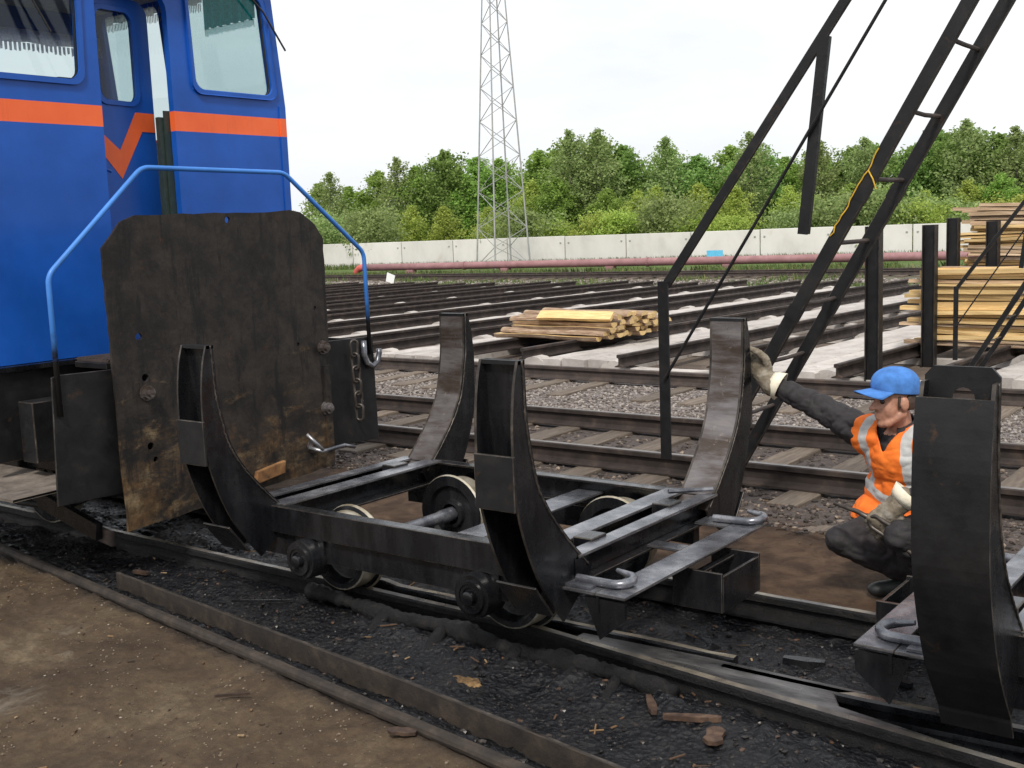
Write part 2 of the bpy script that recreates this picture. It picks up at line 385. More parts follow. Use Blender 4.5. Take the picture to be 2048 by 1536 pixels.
def build_ground():
    nx, ny = len(XS), len(YS)
    vs = [(x, y, height(x, y)) for y in YS for x in XS]
    ii = np.arange((nx-1)*(ny-1)); r_, c_ = ii//(nx-1), ii % (nx-1); a = r_*nx+c_
    fs = np.stack([a, a+1, a+nx+1, a+nx], 1)
    me = bpy.data.meshes.new('ground'); me.from_pydata(vs, [], fs.tolist())
    me.polygons.foreach_set('use_smooth', [True]*len(me.polygons))
    at = me.attributes.new('zone', 'FLOAT_COLOR', 'POINT'); cols = []
    def st(a, b, v): t_ = min(1, max(0, (v-a)/(b-a))); return t_*t_*(3-2*t_)
    for x, y, z in vs:
        n = fbm(x, y, 1.6, 4, 5)*.12 if y < 9 else fbm(x, y, .5, 4, 5)*.5
        yf = y_front(x)
        tar = st(yf-.10, yf+.04, y+n*.35)*(1-st(Y_FAR-.02, Y_FAR+.05, y))
        grav = st(6.2, 6.75, y+n*2)*(1-st(13, 14, y)) + (st(32.5, 33.5, y)*(1-st(38.6, 39.4, y)) if y < 50 else 0)
        gr = st(39, 40, y+n)
        if 29.5 < y < 34: gr = max(gr, .55*st(30.3, 31.5, y+n)*(1-st(33, 33.8, y+n)))
        cols += [tar, min(1, grav), gr, 1]
    at.data.foreach_set('color', cols)
    o = bpy.data.objects.new('ground', me); COL.objects.link(o)
    m = bpy.data.materials.new('yard_ground'); t, b, out = nodes(m); co = objco(t); me.materials.append(m)
    va = N(t, 'Attribute', attribute_name='zone'); sp = N(t, 'SeparateColor'); t.links.new(va.outputs['Color'], sp.inputs[0])
    n1 = noise_tex(t, co, 1.7, 12, .74, .3); n2 = noise_tex(t, co, 26, 8, .75); n3 = noise_tex(t, co, 5.5, 8, .7, .5)
    dirt = ramp(t, n1, [(.30, (.038, .024, .015)), (.46, (.074, .050, .031)), (.58, (.115, .082, .050)), (.72, (.20, .155, .10))])
    dirt = mixc(t, ramp(t, n2, [(.35, (.55,)*3), (.7, (0,)*3)]), dirt, (.03, .019, .013))
    gp = noise_tex(t, co, .9, 7, .7, 1.0)                       # pale dried mud crust
    dirt = mixc(t, ramp(t, gp, [(.60, (0,)*3), (.68, (.6,)*3)]), dirt, (.165, .14, .11))
    vo = N(t, 'TexVoronoi', Scale=55.); t.links.new(co, vo.inputs['Vector'])
    speck = ramp(t, vo.outputs['Distance'], [(.10, (1,)*3), (.2, (0,)*3)])
    vr = N(t, 'SeparateColor'); t.links.new(vo.outputs['Color'], vr.inputs[0])
    speck = mathn(t, 'MULTIPLY', speck, mathn(t, 'GREATER_THAN', vr.outputs[0], .86))
    dirt = mixc(t, mathn(t, 'MULTIPLY', speck, .5), dirt, (.26, .21, .15))
    tar = ramp(t, n3, [(.3, (.003, .0032, .0045)), (.5, (.0065, .007, .009)), (.65, (.013, .0125, .014)), (.82, (.034, .021, .014))])
    tar = mixc(t, mathn(t, 'MULTIPLY', speck, .25), tar, (.14, .07, .03))
    brown = ramp(t, n3, [(.28, (.022, .012, .007)), (.45, (.050, .028, .016)), (.6, (.085, .052, .031)), (.75, (.125, .085, .056))])
    # past the far rail the dirt is trodden, oily brown
    sx = N(t, 'SeparateXYZ'); t.links.new(co, sx.inputs[0])
    fb = mathn(t, 'MULTIPLY', mathn(t, 'GREATER_THAN', sx.outputs[1], 4.6), mathn(t, 'LESS_THAN', sx.outputs[1], 14.))
    c = mixc(t, fb, dirt, brown)
    grav = ramp(t, n2, [(.3, (.055, .045, .042)), (.5, (.16, .14, .135)), (.7, (.33, .30, .285))])
    gd = mixc(t, mathn(t, 'MULTIPLY', mathn(t, 'LESS_THAN', sx.outputs[1], 9.9), .72), grav, (.045, .033, .027))
    c = mixc(t, sp.outputs[1], c, gd)
    far = mathn(t, 'GREATER_THAN', sx.outputs[1], 14.)
    yard = ramp(t, n1, [(.3, (.06, .044, .036)), (.5, (.11, .085, .068)), (.7, (.19, .155, .125))])
    c = mixc(t, mathn(t, 'MULTIPLY', far, mathn(t, 'SUBTRACT', 1., sp.outputs[1], True)), c, yard)
    grass = ramp(t, n1, [(.3, (.05, .085, .018)), (.6, (.10, .15, .035)), (.8, (.24, .22, .09))])
    c = mixc(t, sp.outputs[2], c, grass)
    c = mixc(t, sp.outputs[0], c, tar)
    t.links.new(c, b.inputs['Base Color'])
    rg = mixc(t, sp.outputs[0], (.92,)*3, ramp(t, n3, [(.32, (.10,)*3), (.45, (.34,)*3), (.7, (.62,)*3)]))
    t.links.new(rg, b.inputs['Roughness'])
    t.links.new(mixc(t, sp.outputs[0], (.25,)*3, (.4,)*3), b.inputs['Specular IOR Level'])
    p = bump(t, b, n2, .7, .016); vb = N(t, 'TexVoronoi', Scale=42.); t.links.new(co, vb.inputs['Vector'])
    p = bump(t, b, mathn(t, 'MULTIPLY', vb.outputs['Distance'], sp.outputs[0]), .8, .012, p)
    bump(t, b, noise_tex(t, co, 90, 4, .7), .45, .005, p)
    return structure(o)
build_ground()

# ------------------------------------------------------------------ rails and tracks
def rail_prof(hw, H, fwid, web=.016, head=.04, foot=.014):
    """I section, left half then right half, top at 0; returns points and index of the top edge"""
    return [(-fwid/2, -H), (fwid/2, -H), (fwid/2, -H+foot), (web/2+.006, -H+foot+.018), (web/2, -H+foot+.035), (web/2, -head-.012), (hw/2, -head), (hw/2, -.008), (hw/2-.01, 0),
            (-hw/2+.01, 0), (-hw/2, -.008), (-hw/2, -head), (-web/2, -head-.012), (-web/2, -H+foot+.035), (-web/2-.006, -H+foot+.018), (-fwid/2, -H+foot)]
def sweep(mb, pts, prof, ztop=0, topmat=1, jitter=0):
    """pts: (x,y) or (x,y,z) polyline"""
    n = len(prof); P = [Vector((p[0], p[1], p[2] if len(p) > 2 else ztop)) for p in pts]; vs = []
    for i, p in enumerate(P):
        d = (P[min(i+1, len(P)-1)]-P[max(i-1, 0)]); d.z = 0; d.normalize(); sdv = Vector((d.y, -d.x, 0))
        for a, b in prof:
            j = (random.uniform(-1, 1)*jitter, random.uniform(-1, 1)*jitter) if jitter else (0, 0)
            vs.append(p+sdv*(a+j[0])+Vector((0, 0, b+j[1])))
    fs = []; mi = []
    for i in range(len(P)-1):
        for k in range(n):
            fs.append((i*n+k, i*n+(k+1) % n, (i+1)*n+(k+1) % n, (i+1)*n+k)); mi.append(topmat if prof[k][1] == 0 and prof[(k+1) % n][1] == 0 else 0)
    fs += [tuple(range(n)), tuple(range((len(P)-1)*n+n-1, (len(P)-1)*n-1, -1))]; mi += [0, 0]
    k = len(mb.v); mb.v += vs; mb.f += [tuple(i+k for i in f) for f in fs]; mb.mi += mi
    return mb
ROUND = [(-.05, -.12), (.05, -.12), (.05, -.108), (.013, -.088), (.009, -.05), (.026, -.036), (.029, -.022), (.024, -.009), (.012, -.001), (-.012, -.001), (-.024, -.009), (-.029, -.022), (-.026, -.036), (-.009, -.05), (-.013, -.088), (-.05, -.108)]
ANGLE = [(-.075, -.11), (.010, -.11), (.010, -.004), (.006, 0), (-.006, 0), (-.010, -.004), (-.010, -.096), (-.075, -.096)]
HEAVY = rail_prof(.07, .17, .13); LIGHT = rail_prof(.055, .12, .10, .014, .034, .012); GUARD = rail_prof(.05, .11, .09, .02, .03)
def line(fn, x0, x1, st=.25): 
    n = max(2, int(abs(x1-x0)/st)+1); return [(x0+(x1-x0)*i/(n-1), fn(x0+(x1-x0)*i/(n-1))) for i in range(n)]
t1 = thing('railway_track', (-3, 4.45, -.12), 'tar-covered narrow-gauge track under the locomotive and the two cradle carts', 'track')
sweep(MB(), line(y_near, -26, 5, .1), LIGHT, 0, 1, .001).build('rail', ['tar_crust', 'tar_rail_top'], t1)
sweep(MB(), line(lambda x: Y_FAR, -26, 5, .1), LIGHT, 0, 1, .001).build('rail', ['tar_crust', 'tar_rail_top'], t1)
sweep(MB(), line(lambda x: 4.03+.06*max(0, x+1.5), -2.05, 5, .3), LIGHT, -.004).build('rail', ['tar_steel', 'tar_rail_top'], t1)
sweep(MB(), line(lambda x: 4.175+.03*abs(x+3.2)*(x < -4.), -4.6, -2.06, .12), GUARD, -.02, 1, .003).build('check_rail', ['tar_steel', 'tar_rail_top'], t1)
gl = MB(); gx_ = np.linspace(-4.4, -2.14, 110); gl.tube([(x, 3.875-.085*(x+3.7)/1.5+random.uniform(-.004, .004), -.055+.012*math.sin(x*7)) for x in gx_], [(.040+.007*math.sin(x*11)+.012*mnoise.noise(Vector((x*9, 0, 0)))+random.uniform(-.005, .005))*(1 if x < -2.2 else .8) for x in gx_], 12)
gl.build('grease_crusted_check_rail', 'tar_crust', t1, smooth=True)
fp = [(-2.75, 4.05), (-2.75, 3.97), (-2.3, 3.90), (-1.5, 3.80), (-1.05, 3.755), (-1.02, 3.80), (-1.5, 3.90), (-1.56, 4.0), (-1.45, 4.075), (-2.2, 4.08)]
MB().prism(fp, lambda a, b, d: (a, b, d), -.04, -.004).build('crossing_casting', 'casting', t1, bevel=.006)
for i in range(26):
    x = -7.4+i*.33
    MB().box((x-.10, 3.55+random.uniform(-.03, .03), -.30), (x+.10, 5.3, -.165)).build('sleeper', 'tar_steel', t1)
def lump_rail(pts, r0_, name, mat, parent):
    mb = MB(); mb.tube(pts, [r0_*random.uniform(.75, 1.25) for _ in pts], 9); return mb.build(name, mat, parent, smooth=True)
for gx, gy in ((-2.95, 3.68), (-2.62, 3.66), (-2.40, 3.64), (-3.4, 3.70), (-3.8, 3.74)):
    lump_rail([(gx, gy+.13, -.05), (gx+.01, gy+.07, -.075), (gx+.02, gy, -.11), (gx+.03, gy-.03, -.13)], .030, 'grease_drip', 'tar_crust', t1)
t0 = thing('railway_track', (-3, 3.1, -.12), 'rust-brown branch rail with a guard rail along the dirt in the foreground', 'track')
sweep(MB(), line(y_front, -14, 4, .12), ROUND, .0, 1, .0015).build('rail', ['dirty_rail', 'dirty_rail'], t0)
sweep(MB(), line(lambda x: y_front(x)+.20-.015*abs(x+3), -5.45, -1.86, .15), ANGLE, .015, 1, .0008).build('guard_rail', ['dirty_rail', 'edge'], t0)
for i in range(14):
    x = -7.2+i*.52
    MB().box((x-.09, y_front(x)-.30, -.26), (x+.09, y_front(x)+.35, -.125)).build('sleeper', 'tar_steel', t0)
# broad-gauge track beyond the carts
Y_C, Y_B, Y_A = 7.76, 9.31, 12.25
t2 = thing('railway_track', (-6, 8.5, -.3), 'broad-gauge track with brown wooden sleepers behind the cradle carts', 'track')
for yy, mm in ((Y_C, 'dark_rail'), (Y_B, 'dark_rail')):
    sweep(MB(), line(lambda x: yy, -40, 12, 4), HEAVY).build('rail', [mm, 'rail_top'], t2)
slm = None
def sleeper_mesh(name, L, W, H, mat):
    bm = bmesh.new(); bmesh.ops.create_cube(bm, size=1)
    bmesh.ops.scale(bm, vec=(W, L, H), verts=bm.verts)
    bmesh.ops.subdivide_edges(bm, edges=[e for e in bm.edges if abs(e.verts[0].co.y-e.verts[1].co.y) > L*.5], cuts=5)
    bmesh.ops.bevel(bm, geom=bm.edges[:], offset=.008, segments=1, affect='EDGES')
    for v in bm.verts: v.co += Vector((random.uniform(-1, 1)*.006, random.uniform(-1, 1)*.006, random.uniform(-1, 1)*.004))
    me = bpy.data.meshes.new(name); bm.to_mesh(me); bm.free(); me.materials.append(MT[mat]); return me
SL = [sleeper_mesh('sleeper', 2.55, .24, .16, 'sleeper') for _ in range(4)]
for i in range(34):
    x = -14.4+i*.62+random.uniform(-.03, .03)
    put('sleeper', SL[i % 4], (x, 8.60+random.uniform(-.05, .05), -.25), t2, random.uniform(-.02, .02))
tp = MB().box((-.09, -.14, -.008), (.09, .14, .008)).box((-.05, -.11, .008), (.05, -.075, .03)).box((-.05, .075, .008), (.05, .11, .03)).build('tie_plate', 'dark_rail', t2)
tpm = tp.data; bpy.data.objects.remove(tp)
for i in range(34):
    for yy in (Y_C, Y_B): put('tie_plate', tpm, (-14.4+i*.62, yy, -.168), t2)
t3 = thing('railway_track', (-8, 12.0, -.3), 'single rusty rail with sleeper ends in grey gravel beside the storage rails', 'track')
sweep(MB(), line(lambda x: Y_A, -44, 12, 4), HEAVY, .0).build('rail', ['rust_rail', 'rust_rail'], t3)
SLs = [sleeper_mesh('sleeper_short', 1.55, .23, .15, 'sleeper') for _ in range(3)]
for i in range(40):
    x = -19+i*.62+random.uniform(-.06, .06)
    if random.random() < .12: continue
    put('sleeper', SLs[i % 3], (x, 11.72+random.uniform(-.12, .12), -.243), t3, random.uniform(-.05, .05))
# far track by the pipe
t4 = thing('railway_track', (-25, 37.4, -.2), 'distant track with dark sleeper ends in front of the long pipe', 'track')
def y_ft(x): return 36.1+.035*(x+38)
for dy in (0, 1.52):
    sweep(MB(), line(lambda x: y_ft(x)+dy, -75, 20, 8), HEAVY, .10).build('rail', ['rust_rail', 'rust_rail'], t4)
SLf = sleeper_mesh('sleeper_far', 2.6, .24, .16, 'sleeper')
for i in range(72): put('sleeper', SLf, (-48+i*.62, y_ft(-48+i*.62)+.7, -.145), t4)

# ------------------------------------------------------------------ storage rails on concrete
def storage():
    SKEW = .05; Y0, Y1 = 12.62, 30.6
    sm = MB()
    prof = [(-1.02, -.14), (-.98, -.02), (-.90, .03), (-.80, .045), (-.70, .02), (-.60, -.045), (-.40, -.06), (.40, -.06), (.60, -.045), (.70, .02), (.80, .045), (.90, .03), (.98, -.02), (1.02, -.14)]
    sm.prism(prof, lambda a, b, d: (a, d, b), -.12, .12)
    tmp = sm.build('concrete_sleeper', 'concrete', None, bevel=0); smesh = tmp.data; OFS = tmp.location.copy(); bpy.data.objects.remove(tmp)
    beams = []
    for q in range(3):
        bm = bmesh.new(); bmesh.ops.create_cube(bm, size=1); bmesh.ops.scale(bm, vec=(.385, 17.2, .22), verts=bm.verts)
        bmesh.ops.subdivide_edges(bm, edges=[e for e in bm.edges if abs(e.verts[0].co.y-e.verts[1].co.y) > 5], cuts=40)
        bmesh.ops.bevel(bm, geom=[e for e in bm.edges if abs(e.verts[0].co.y-e.verts[1].co.y) > .1 and len(e.link_faces) == 2 and e.calc_face_angle(0) > .5], offset=.015, segments=1, affect='EDGES')
        for v in bm.verts: v.co += Vector((random.uniform(-1, 1)*.010, 0, random.uniform(-1, 1)*.007))
        me = bpy.data.meshes.new('concrete_beam'); bm.to_mesh(me); bm.free(); me.materials.append(MT['concrete']); beams.append(me)
    ks = list(range(3, -12, -1))
    for i, k in enumerate(ks):
        cx = 1.042*(-9.9+2.87*k)
        lab = 'storage track of two dark rails on concrete, %s from the right' % ordinal(i)
        t_ = thing('storage_track', (cx, Y0, -.17), lab, 'track', 'storage tracks in the yard')
        for s_, dy in ((-1, random.uniform(0, .2)), (1, random.uniform(0, .5))):
            fn = [(cx+s_*.575+SKEW*(y-Y0), y) for y in np.linspace(Y0+dy, Y1+random.uniform(-.5, .5), 8)]
            sweep(MB(), fn, HEAVY, .13).build('rail', ['dark_rail', 'rust_rail'], t_)
        for j in range(8):
            y = Y0+.35+j*2.35+random.uniform(-.2, .2)
            put('concrete_sleeper', smesh, Vector((cx+SKEW*(y-Y0), y, OFS.z-.02)), t_, random.uniform(-.02, .02))
        wx = cx+1.495
        w = thing('concrete_walkway', (wx, Y0, -.17), 'pale concrete beam walkway, %s from the right between the storage tracks' % ordinal(i), 'walkway', 'concrete walkways between the storage tracks')
        for j in range(3):
            put('beam', beams[j], (wx-.40+j*.40+SKEW*8.7, Y0+8.75+random.uniform(-.15, .25), -.112+random.uniform(-.015, .015)), w, -math.atan(SKEW))
storage()

# ------------------------------------------------------------------ cradle carts
CY = 4.42                      # track centre; the cradle itself sits a little off it
INNER = [(.945, 1.315), (.94, 1.20), (.935, 1.08), (.915, .97), (.895, .88), (.862, .79), (.80, .69), (.725, .60), (.63, .50), (.52, .40)]
OUTER = [(.985, 1.315), (1.01, 1.23), (1.028, 1.10), (1.032, .98), (1.03, .85), (1.012, .72), (.95, .54), (.865, .38), (.735, .215), (.56, .33)]
def spline(P, k=3):
    Q = [np.array(p, float) for p in P]; out = []
    for i in range(len(Q)-1):
        p0, p1, p2, p3 = Q[max(i-1, 0)], Q[i], Q[i+1], Q[min(i+2, len(Q)-1)]
        for j in range(k):
            t_ = j/k; out.append(tuple(.5*((2*p1)+(p2-p0)*t_+(2*p0-5*p1+4*p2-p3)*t_**2+(3*p1-p0-3*p2+p3)*t_**3)))
    return out+[tuple(Q[-1])]
INNER = spline(INNER); OUTER = spline(OUTER[:-1])+[(.66, .27), (.60, .31), (.56, .33)]
def hook(mb, base, d, side, r=.016):
    """J hook lying flat: shank along d, bend towards side"""
    b, d, s_ = Vector(base), Vector(d).normalized(), Vector(side).normalized(); u = Vector((0, 0, 1)); pts = [b, b+d*.10, b+d*.17]
    for i in range(1, 9):
        a = math.pi*.92*i/8; pts.append(b+d*(.17+.055*math.sin(a))+s_*(.055*(1-math.cos(a)))+u*(.012*i/8))
    pts.append(pts[-1]-d*.06+u*.012)
    return mb.tube(pts, [r]*(len(pts)-2)+[r*.85, r*.5], 10)
def strip_plate(I, O, fn, d0, d1):
    """curved plate between two edge lines, one closed skin; its cut edges take material 1"""
    n = len(I); mb = MB(); vs = [fn(*p, d0) for p in I]+[fn(*p, d0) for p in O]+[fn(*p, d1) for p in I]+[fn(*p, d1) for p in O]; fs, mi = [], []
    for i in range(n-1): fs += [(i, i+1, n+i+1, n+i), (2*n+i, 3*n+i, 3*n+i+1, 2*n+i+1), (i, 2*n+i, 2*n+i+1, i+1), (n+i, n+i+1, 3*n+i+1, 3*n+i)]; mi += [0, 0, 1, 1]
    fs += [(0, n, 3*n, 2*n), (n-1, 3*n-1, 4*n-1, 2*n-1)]; mi += [1, 1]
    mb.add(vs, fs); mb.mi = mi; return mb
def make_cart(x0, mir, label, covered=False):
    """x0 = x of the coupling-end arm's outer flange; mir=+1: coupling end towards +x"""
    c = thing('cradle_cart', (x0-mir*1.0, CY, 0), label, 'cart', 'cradle carts on the tar-covered track')
    X = lambda a: x0+mir*a                 # local: a=0 at the outer flange of the coupling-end arms, negative = into the cart
    CC = 4.356
    def arm(a0, a1, side, cover=False, hole=False):
        """channel-section curved arm between a0 and a1; side -1 near, +1 far"""
        lo, hi = sorted((X(a0), X(a1)))
        Yf = lambda d: CC+side*d
        n = len(INNER)
        root = MB(); th = .014                                    # curved cradle plate
        ins = [(d, z) for d, z in INNER]
        inn = [(d+.014, z+.002) for d, z in INNER]
        poly = ins+inn[::-1]
        mb = strip_plate(ins, inn, lambda p, r_, d: (d, Yf(p), r_), lo+.012, hi-.012); mb.mi = [0 if f % 4 == 2 and f < 4*(n-1) else 1 for f in range(len(mb.f))]
        if cover: mb = strip_plate(ins[4:], inn[4:], lambda p, r_, d: (d, Yf(p), r_), lo+.012, hi-.012)
        a_ = mb.build('cradle_arm', ['worn_glare_steel', 'tar_steel'], c, smooth=False)
        for e0, e1 in ((lo, lo+.012), (hi-.012, hi)):
            m2 = strip_plate(INNER, OUTER, lambda p, r_, d: (d, Yf(p), r_), e0, e1)
            sp_ = m2.build('side_plate', ['tar_steel', 'edge'], a_)
            wx_ = e0-.001 if e0 == lo else e1+.001
            wl_ = [(wx_-(.010 if e0 == lo else -.010)*0, Yf(d+.016), z) for d, z in INNER[::1]]; wq = []
            for p_, q_ in zip(wl_, wl_[1:]):
                for j in range(3): wq.append(Vector(p_).lerp(Vector(q_), j/3)+Vector((random.uniform(-.001, .001), random.uniform(-.002, .002), 0)))
            MB().tube(wq, [random.uniform(.003, .006) for _ in wq], 5).build('weld_bead', 'edge', sp_, smooth=True)
        if not cover: tp_ = MB(); tp_.box((lo-.002, Yf(1.025), .735), (hi+.002, Yf(1.04), .955)); tp_.build('tie_plate', 'dry_steel', a_, bevel=.004)
        t2_ = MB(); t2_.prism([(.985, .62), (.995, .61), (.75, .205), (.735, .212)], lambda p, r_, d: (d, Yf(p-.0), r_-.33*(.99-p)), lo-.002, hi+.002)
        m3 = MB(); m3.beam((lo-.004, Yf(.87), .335), (hi+.004, Yf(.87), .335), .010, .19, (0, side*.62, .78)); (None if cover else m3.build('tie_plate', 'tar_steel', a_, bevel=.003))
        if cover:
            m4 = MB(); cov = [(1.006, 1.272)]+[(d+.004, z) for d, z in OUTER[:25] if z < 1.25]+[(.735, .20), (.705, .14)]
            m4 = strip_plate(cov, [(p[0]+.013, p[1]) for p in cov], lambda p, r_, d: (d, Yf(p), r_), lo-.004, hi+.004); m4.mi = [1 if f % 4 < 2 else 0 for f in range(len(m4.f))]
            m4.build('cover_plate', ['dry_steel', 'edge'], a_)
            out = [(lo+.0, 1.22), (hi, 1.22), (hi, 1.33), (hi-.025, 1.358), (lo+.025, 1.358), (lo, 1.33)]
            panel_holes(out, [circ((lo+hi)/2+.004, 1.262, .034, 16)], lambda p, r_, d: (p, Yf(d), r_), .93, .944).build('lifting_plate', 'dry_steel', a_)
        else:
            m4 = MB(); m4.box((lo, Yf(.942), 1.30), (hi, Yf(.985), 1.316)); m4.build('top_plate', 'dry_steel', a_)
        return a_
    for a0, a1 in ((0, -.215 if covered else -.19), (-1.865, -2.06)):
        for side in (-1, 1): arm(a0, a1, side, covered and side == -1 and a0 == 0)
    # longitudinal side beams: tall plate with a recessed lower channel
    for side in (-1, 1):
        yo = CC+side*.655
        mb = MB(); mb.box((X(-2.10), yo, .325), (X(.0), yo-side*.012, .462)); mb.box((X(-2.10), yo-side*.0125, .449), (X(.0), yo-side*.075, .461)); mb.box((X(-2.10), yo-side*.0125, .326), (X(.0), yo-side*.075, .338))
        sbm = mb.build('side_beam', 'tar_steel', c, bevel=.003)
        mb = MB(); mb.box((X(-2.05), yo-side*.03, .20), (X(-.1), yo-side*.09, .322)); mb.build('lower_beam', 'tar_steel', sbm, bevel=.004)
    # crossbeams: a pair of channels at each end carrying wet flat tops, sky sheen in their colour
    for a in (-.03, -.22, -1.86, -2.06):
        w = .07 if a in (-.03, -2.06) else .10
        mb = MB(); y0, y1 = CC-.60, CC+.60
        mb.box((X(a-w/2), y0, .335), (X(a-w/2+.012), y1, .452)); mb.box((X(a-w/2+.0125), y0, .338), (X(a+w/2), y1, .350))
        b_ = mb.build('crossbeam', 'tar_steel', c, bevel=.003)
        MB().box((X(a-w/2-.012), y0-.02, .4525), (X(a+w/2+.004), y1+.02, .466)).build('top_flange', 'tar_sheen', b_, bevel=.003)
    for a, y in ((-.11, 4.66), (-.11, 3.98), (-1.96, 4.72)):
        MB().box((X(a-.05), y-.05, .42), (X(a+.05), y+.07, .478)).build('spacer_block', 'tar_steel', c, bevel=.005)
    MB().box((X(-.84), CC-.64, .385), (X(-.68), CC+.64, .397)).build('cross_plate', 'tar_sheen', c, bevel=.003)
    # wheelsets
    for a in (-.51, -1.61):
        ax = MB().lathe([(-.62, 0), (-.62, .04), (-.3, .04), (-.28, .035), (.28, .035), (.3, .04), (.62, .04), (.62, 0)], (X(a), CY, .2), (0, 1, 0), 18).build('axle', 'tar_sheen', c, smooth=True, auto=40)
        for side in (-1, 1):
            cw = (X(a), CY+side*.43, .2)
            d = side                       # flange on the inside
            prof = [(-.05*d, .06), (-.045*d, .08), (-.02*d, .085), (-.02*d, .15), (-.045*d, .165), (-.045*d, .222), (-.032*d, .228), (-.018*d, .222), (-.010*d, .203)]
            w = MB().lathe(prof, cw, (0, 1, 0), 40).build('wheel', 'tar_steel', ax, smooth=True, auto=35)
            prof2 = [(-.010*d, .203), (.085*d, .198), (.09*d, .19), (.088*d, .165), (.03*d, .15), (.02*d, .085), (.05*d, .08), (.052*d, .04)]
            mbx = MB().lathe(prof2[:3], cw, (0, 1, 0), 40); mbx.m = 1; mbx.lathe(prof2[2:], cw, (0, 1, 0), 40)
            mbx.lathe([(-.018*d, .2225), (-.033*d, .2288), (-.0455*d, .2225)], cw, (0, 1, 0), 40)
            mbx.mi = [0]*(40*2)+[1]*(40*5)+[0]*(40*2)
            o = mbx.build('tyre', ['tread', 'tar_steel'], ax, smooth=True, auto=35)
            yb = CC+side*.66
            bx = MB(); bx.lathe([(0, 0), (0, .060), (.014*side, .060), (.014*side, .074), (.0, .076), (0, .096), (-.03*side, .102), (-.12*side, .102)], (X(a), yb+side*.05, .225), (0, 1, 0), 26)
            ab = bx.build('axle_box', 'tar_steel', c, smooth=True, auto=30)
            hb = MB(); hb.lathe([(-.03*side, 0.060), (.010*side, .058), (.010*side, .044), (.002*side, .042), (.002*side, .032), (.030*side, .030), (.034*side, .022), (.034*side, 0)], (X(a), yb+side*.05, .225), (0, 1, 0), 20); hb.build('hub_cap', 'tar_steel', ab, smooth=True, auto=30)
            hv = MB(); hv.box((X(a-.10), yb-side*.02, .24), (X(a+.10), yb-side*.085, .33)); hv.build('axle_guard', 'tar_steel', ab)
    # coupling end: flat frame, buffer box and hooks
    zc = .352
    fr = MB().box((X(.155), CC-.74, zc), (X(.295), CC+.56, zc+.012)).build('end_bar', 'tar_sheen', c, bevel=.003)
    mb = MB(); mb.box((X(.16), CC-.74, zc-.07), (X(.172), CC+.5, zc-.0005)); mb.build('web', 'tar_steel', fr)
    for y0, y1 in ((CC-.74, CC-.60), (CC-.04, CC+.05), (CC+.42, CC+.56)):
        MB().box((X(-.02), y0, zc-.001), (X(.1545), y1, zc+.011)).build('end_strut', 'tar_sheen', c, bevel=.003)
    bb = MB()
    by0, by1 = CC-.16, CC+.22
    bb.box((X(.18), by0, .15), (X(.42), by0+.014, .325)).box((X(.18), by1-.014, .15), (X(.42), by1, .325)).box((X(.406), by0+.0145, .15), (X(.42), by1-.0145, .31)).box((X(.18), by0+.0145, .15), (X(.4055), by1-.0145, .162)).box((X(.26), by0+.0145, .29), (X(.30), by1-.0145, .302))
    bb.build('buffer_box', 'tar_steel', c, bevel=.003)
    hk = MB(); hook(hk, (X(.02), CC-.66, zc+.03), (mir, .0, 0), (0, 1, 0), .019); hk.box((X(-.03), CC-.72, zc+.013), (X(.12), CC-.62, zc+.022)); hk.build('hook', 'tar_sheen', c, smooth=True, auto=40)
    hk = MB(); hook(hk, (X(.06), CC+.47, zc+.03), (mir, .1, 0), (0, 1, 0), .019); hk.build('hook', 'tar_sheen', c, smooth=True, auto=40)
    mb = MB(); mb.tube([(X(-.16), CC+.42, .50), (X(.0), CC+.58, .497)], .012, 8); mb.build('loose_rod', 'tar_sheen', c)
    pg = MB(); pg.prism([(X(.10), .34), (X(.29), .34), (X(.29), .27), (X(.17), .17)], lambda p, r_, d: (p, d, r_), CC-.735, CC-.72); pg.build('gusset', 'tar_steel', c)
    return c
make_cart(-2.55, 1, 'complete black cradle cart standing on the rails beside the locomotive')
make_cart(-1.05, -1, 'black cradle cart cut off by the right picture edge, beside the crouching man', True)

# ------------------------------------------------------------------ locomotive
L = thing('locomotive', (-7.5, 4.385, 0), 'blue narrow-gauge locomotive with an orange stripe and a black end plate', 'locomotive')
LC, HW = 4.385, 1.185; XF, XR = -6.2, -8.3; ZB, ZT = 1.15, 3.72
def yf_end(a, z): return a if z < 2.75 else LC+(a-LC)*(1-(z-2.75)*.085)
fnF = lambda a, z, d: (d-.0, yf_end(a, z), z)
door = rrect(4.09, 1.17, 4.63, 3.40, .04, 5, .13)
winL = rrect(3.35, 2.79, 3.965, 3.45, .07); winR = rrect(4.80, 2.80, 5.465, 3.46, .07)
outer = [(LC-HW, ZB), (4.0, ZB), (LC+HW, ZB), (LC+HW, 2.75), (LC+HW, ZT), (LC-HW, ZT), (LC-HW, 2.75)]
MT['blue_band'] = painted('loco_blue_band', BLUE, band=(2.53, 2.655), rough=.28)
cw = panel_holes(outer, [door, winL, winR], fnF, XF, XF-.05).build('end_wall', 'blue_band', L)
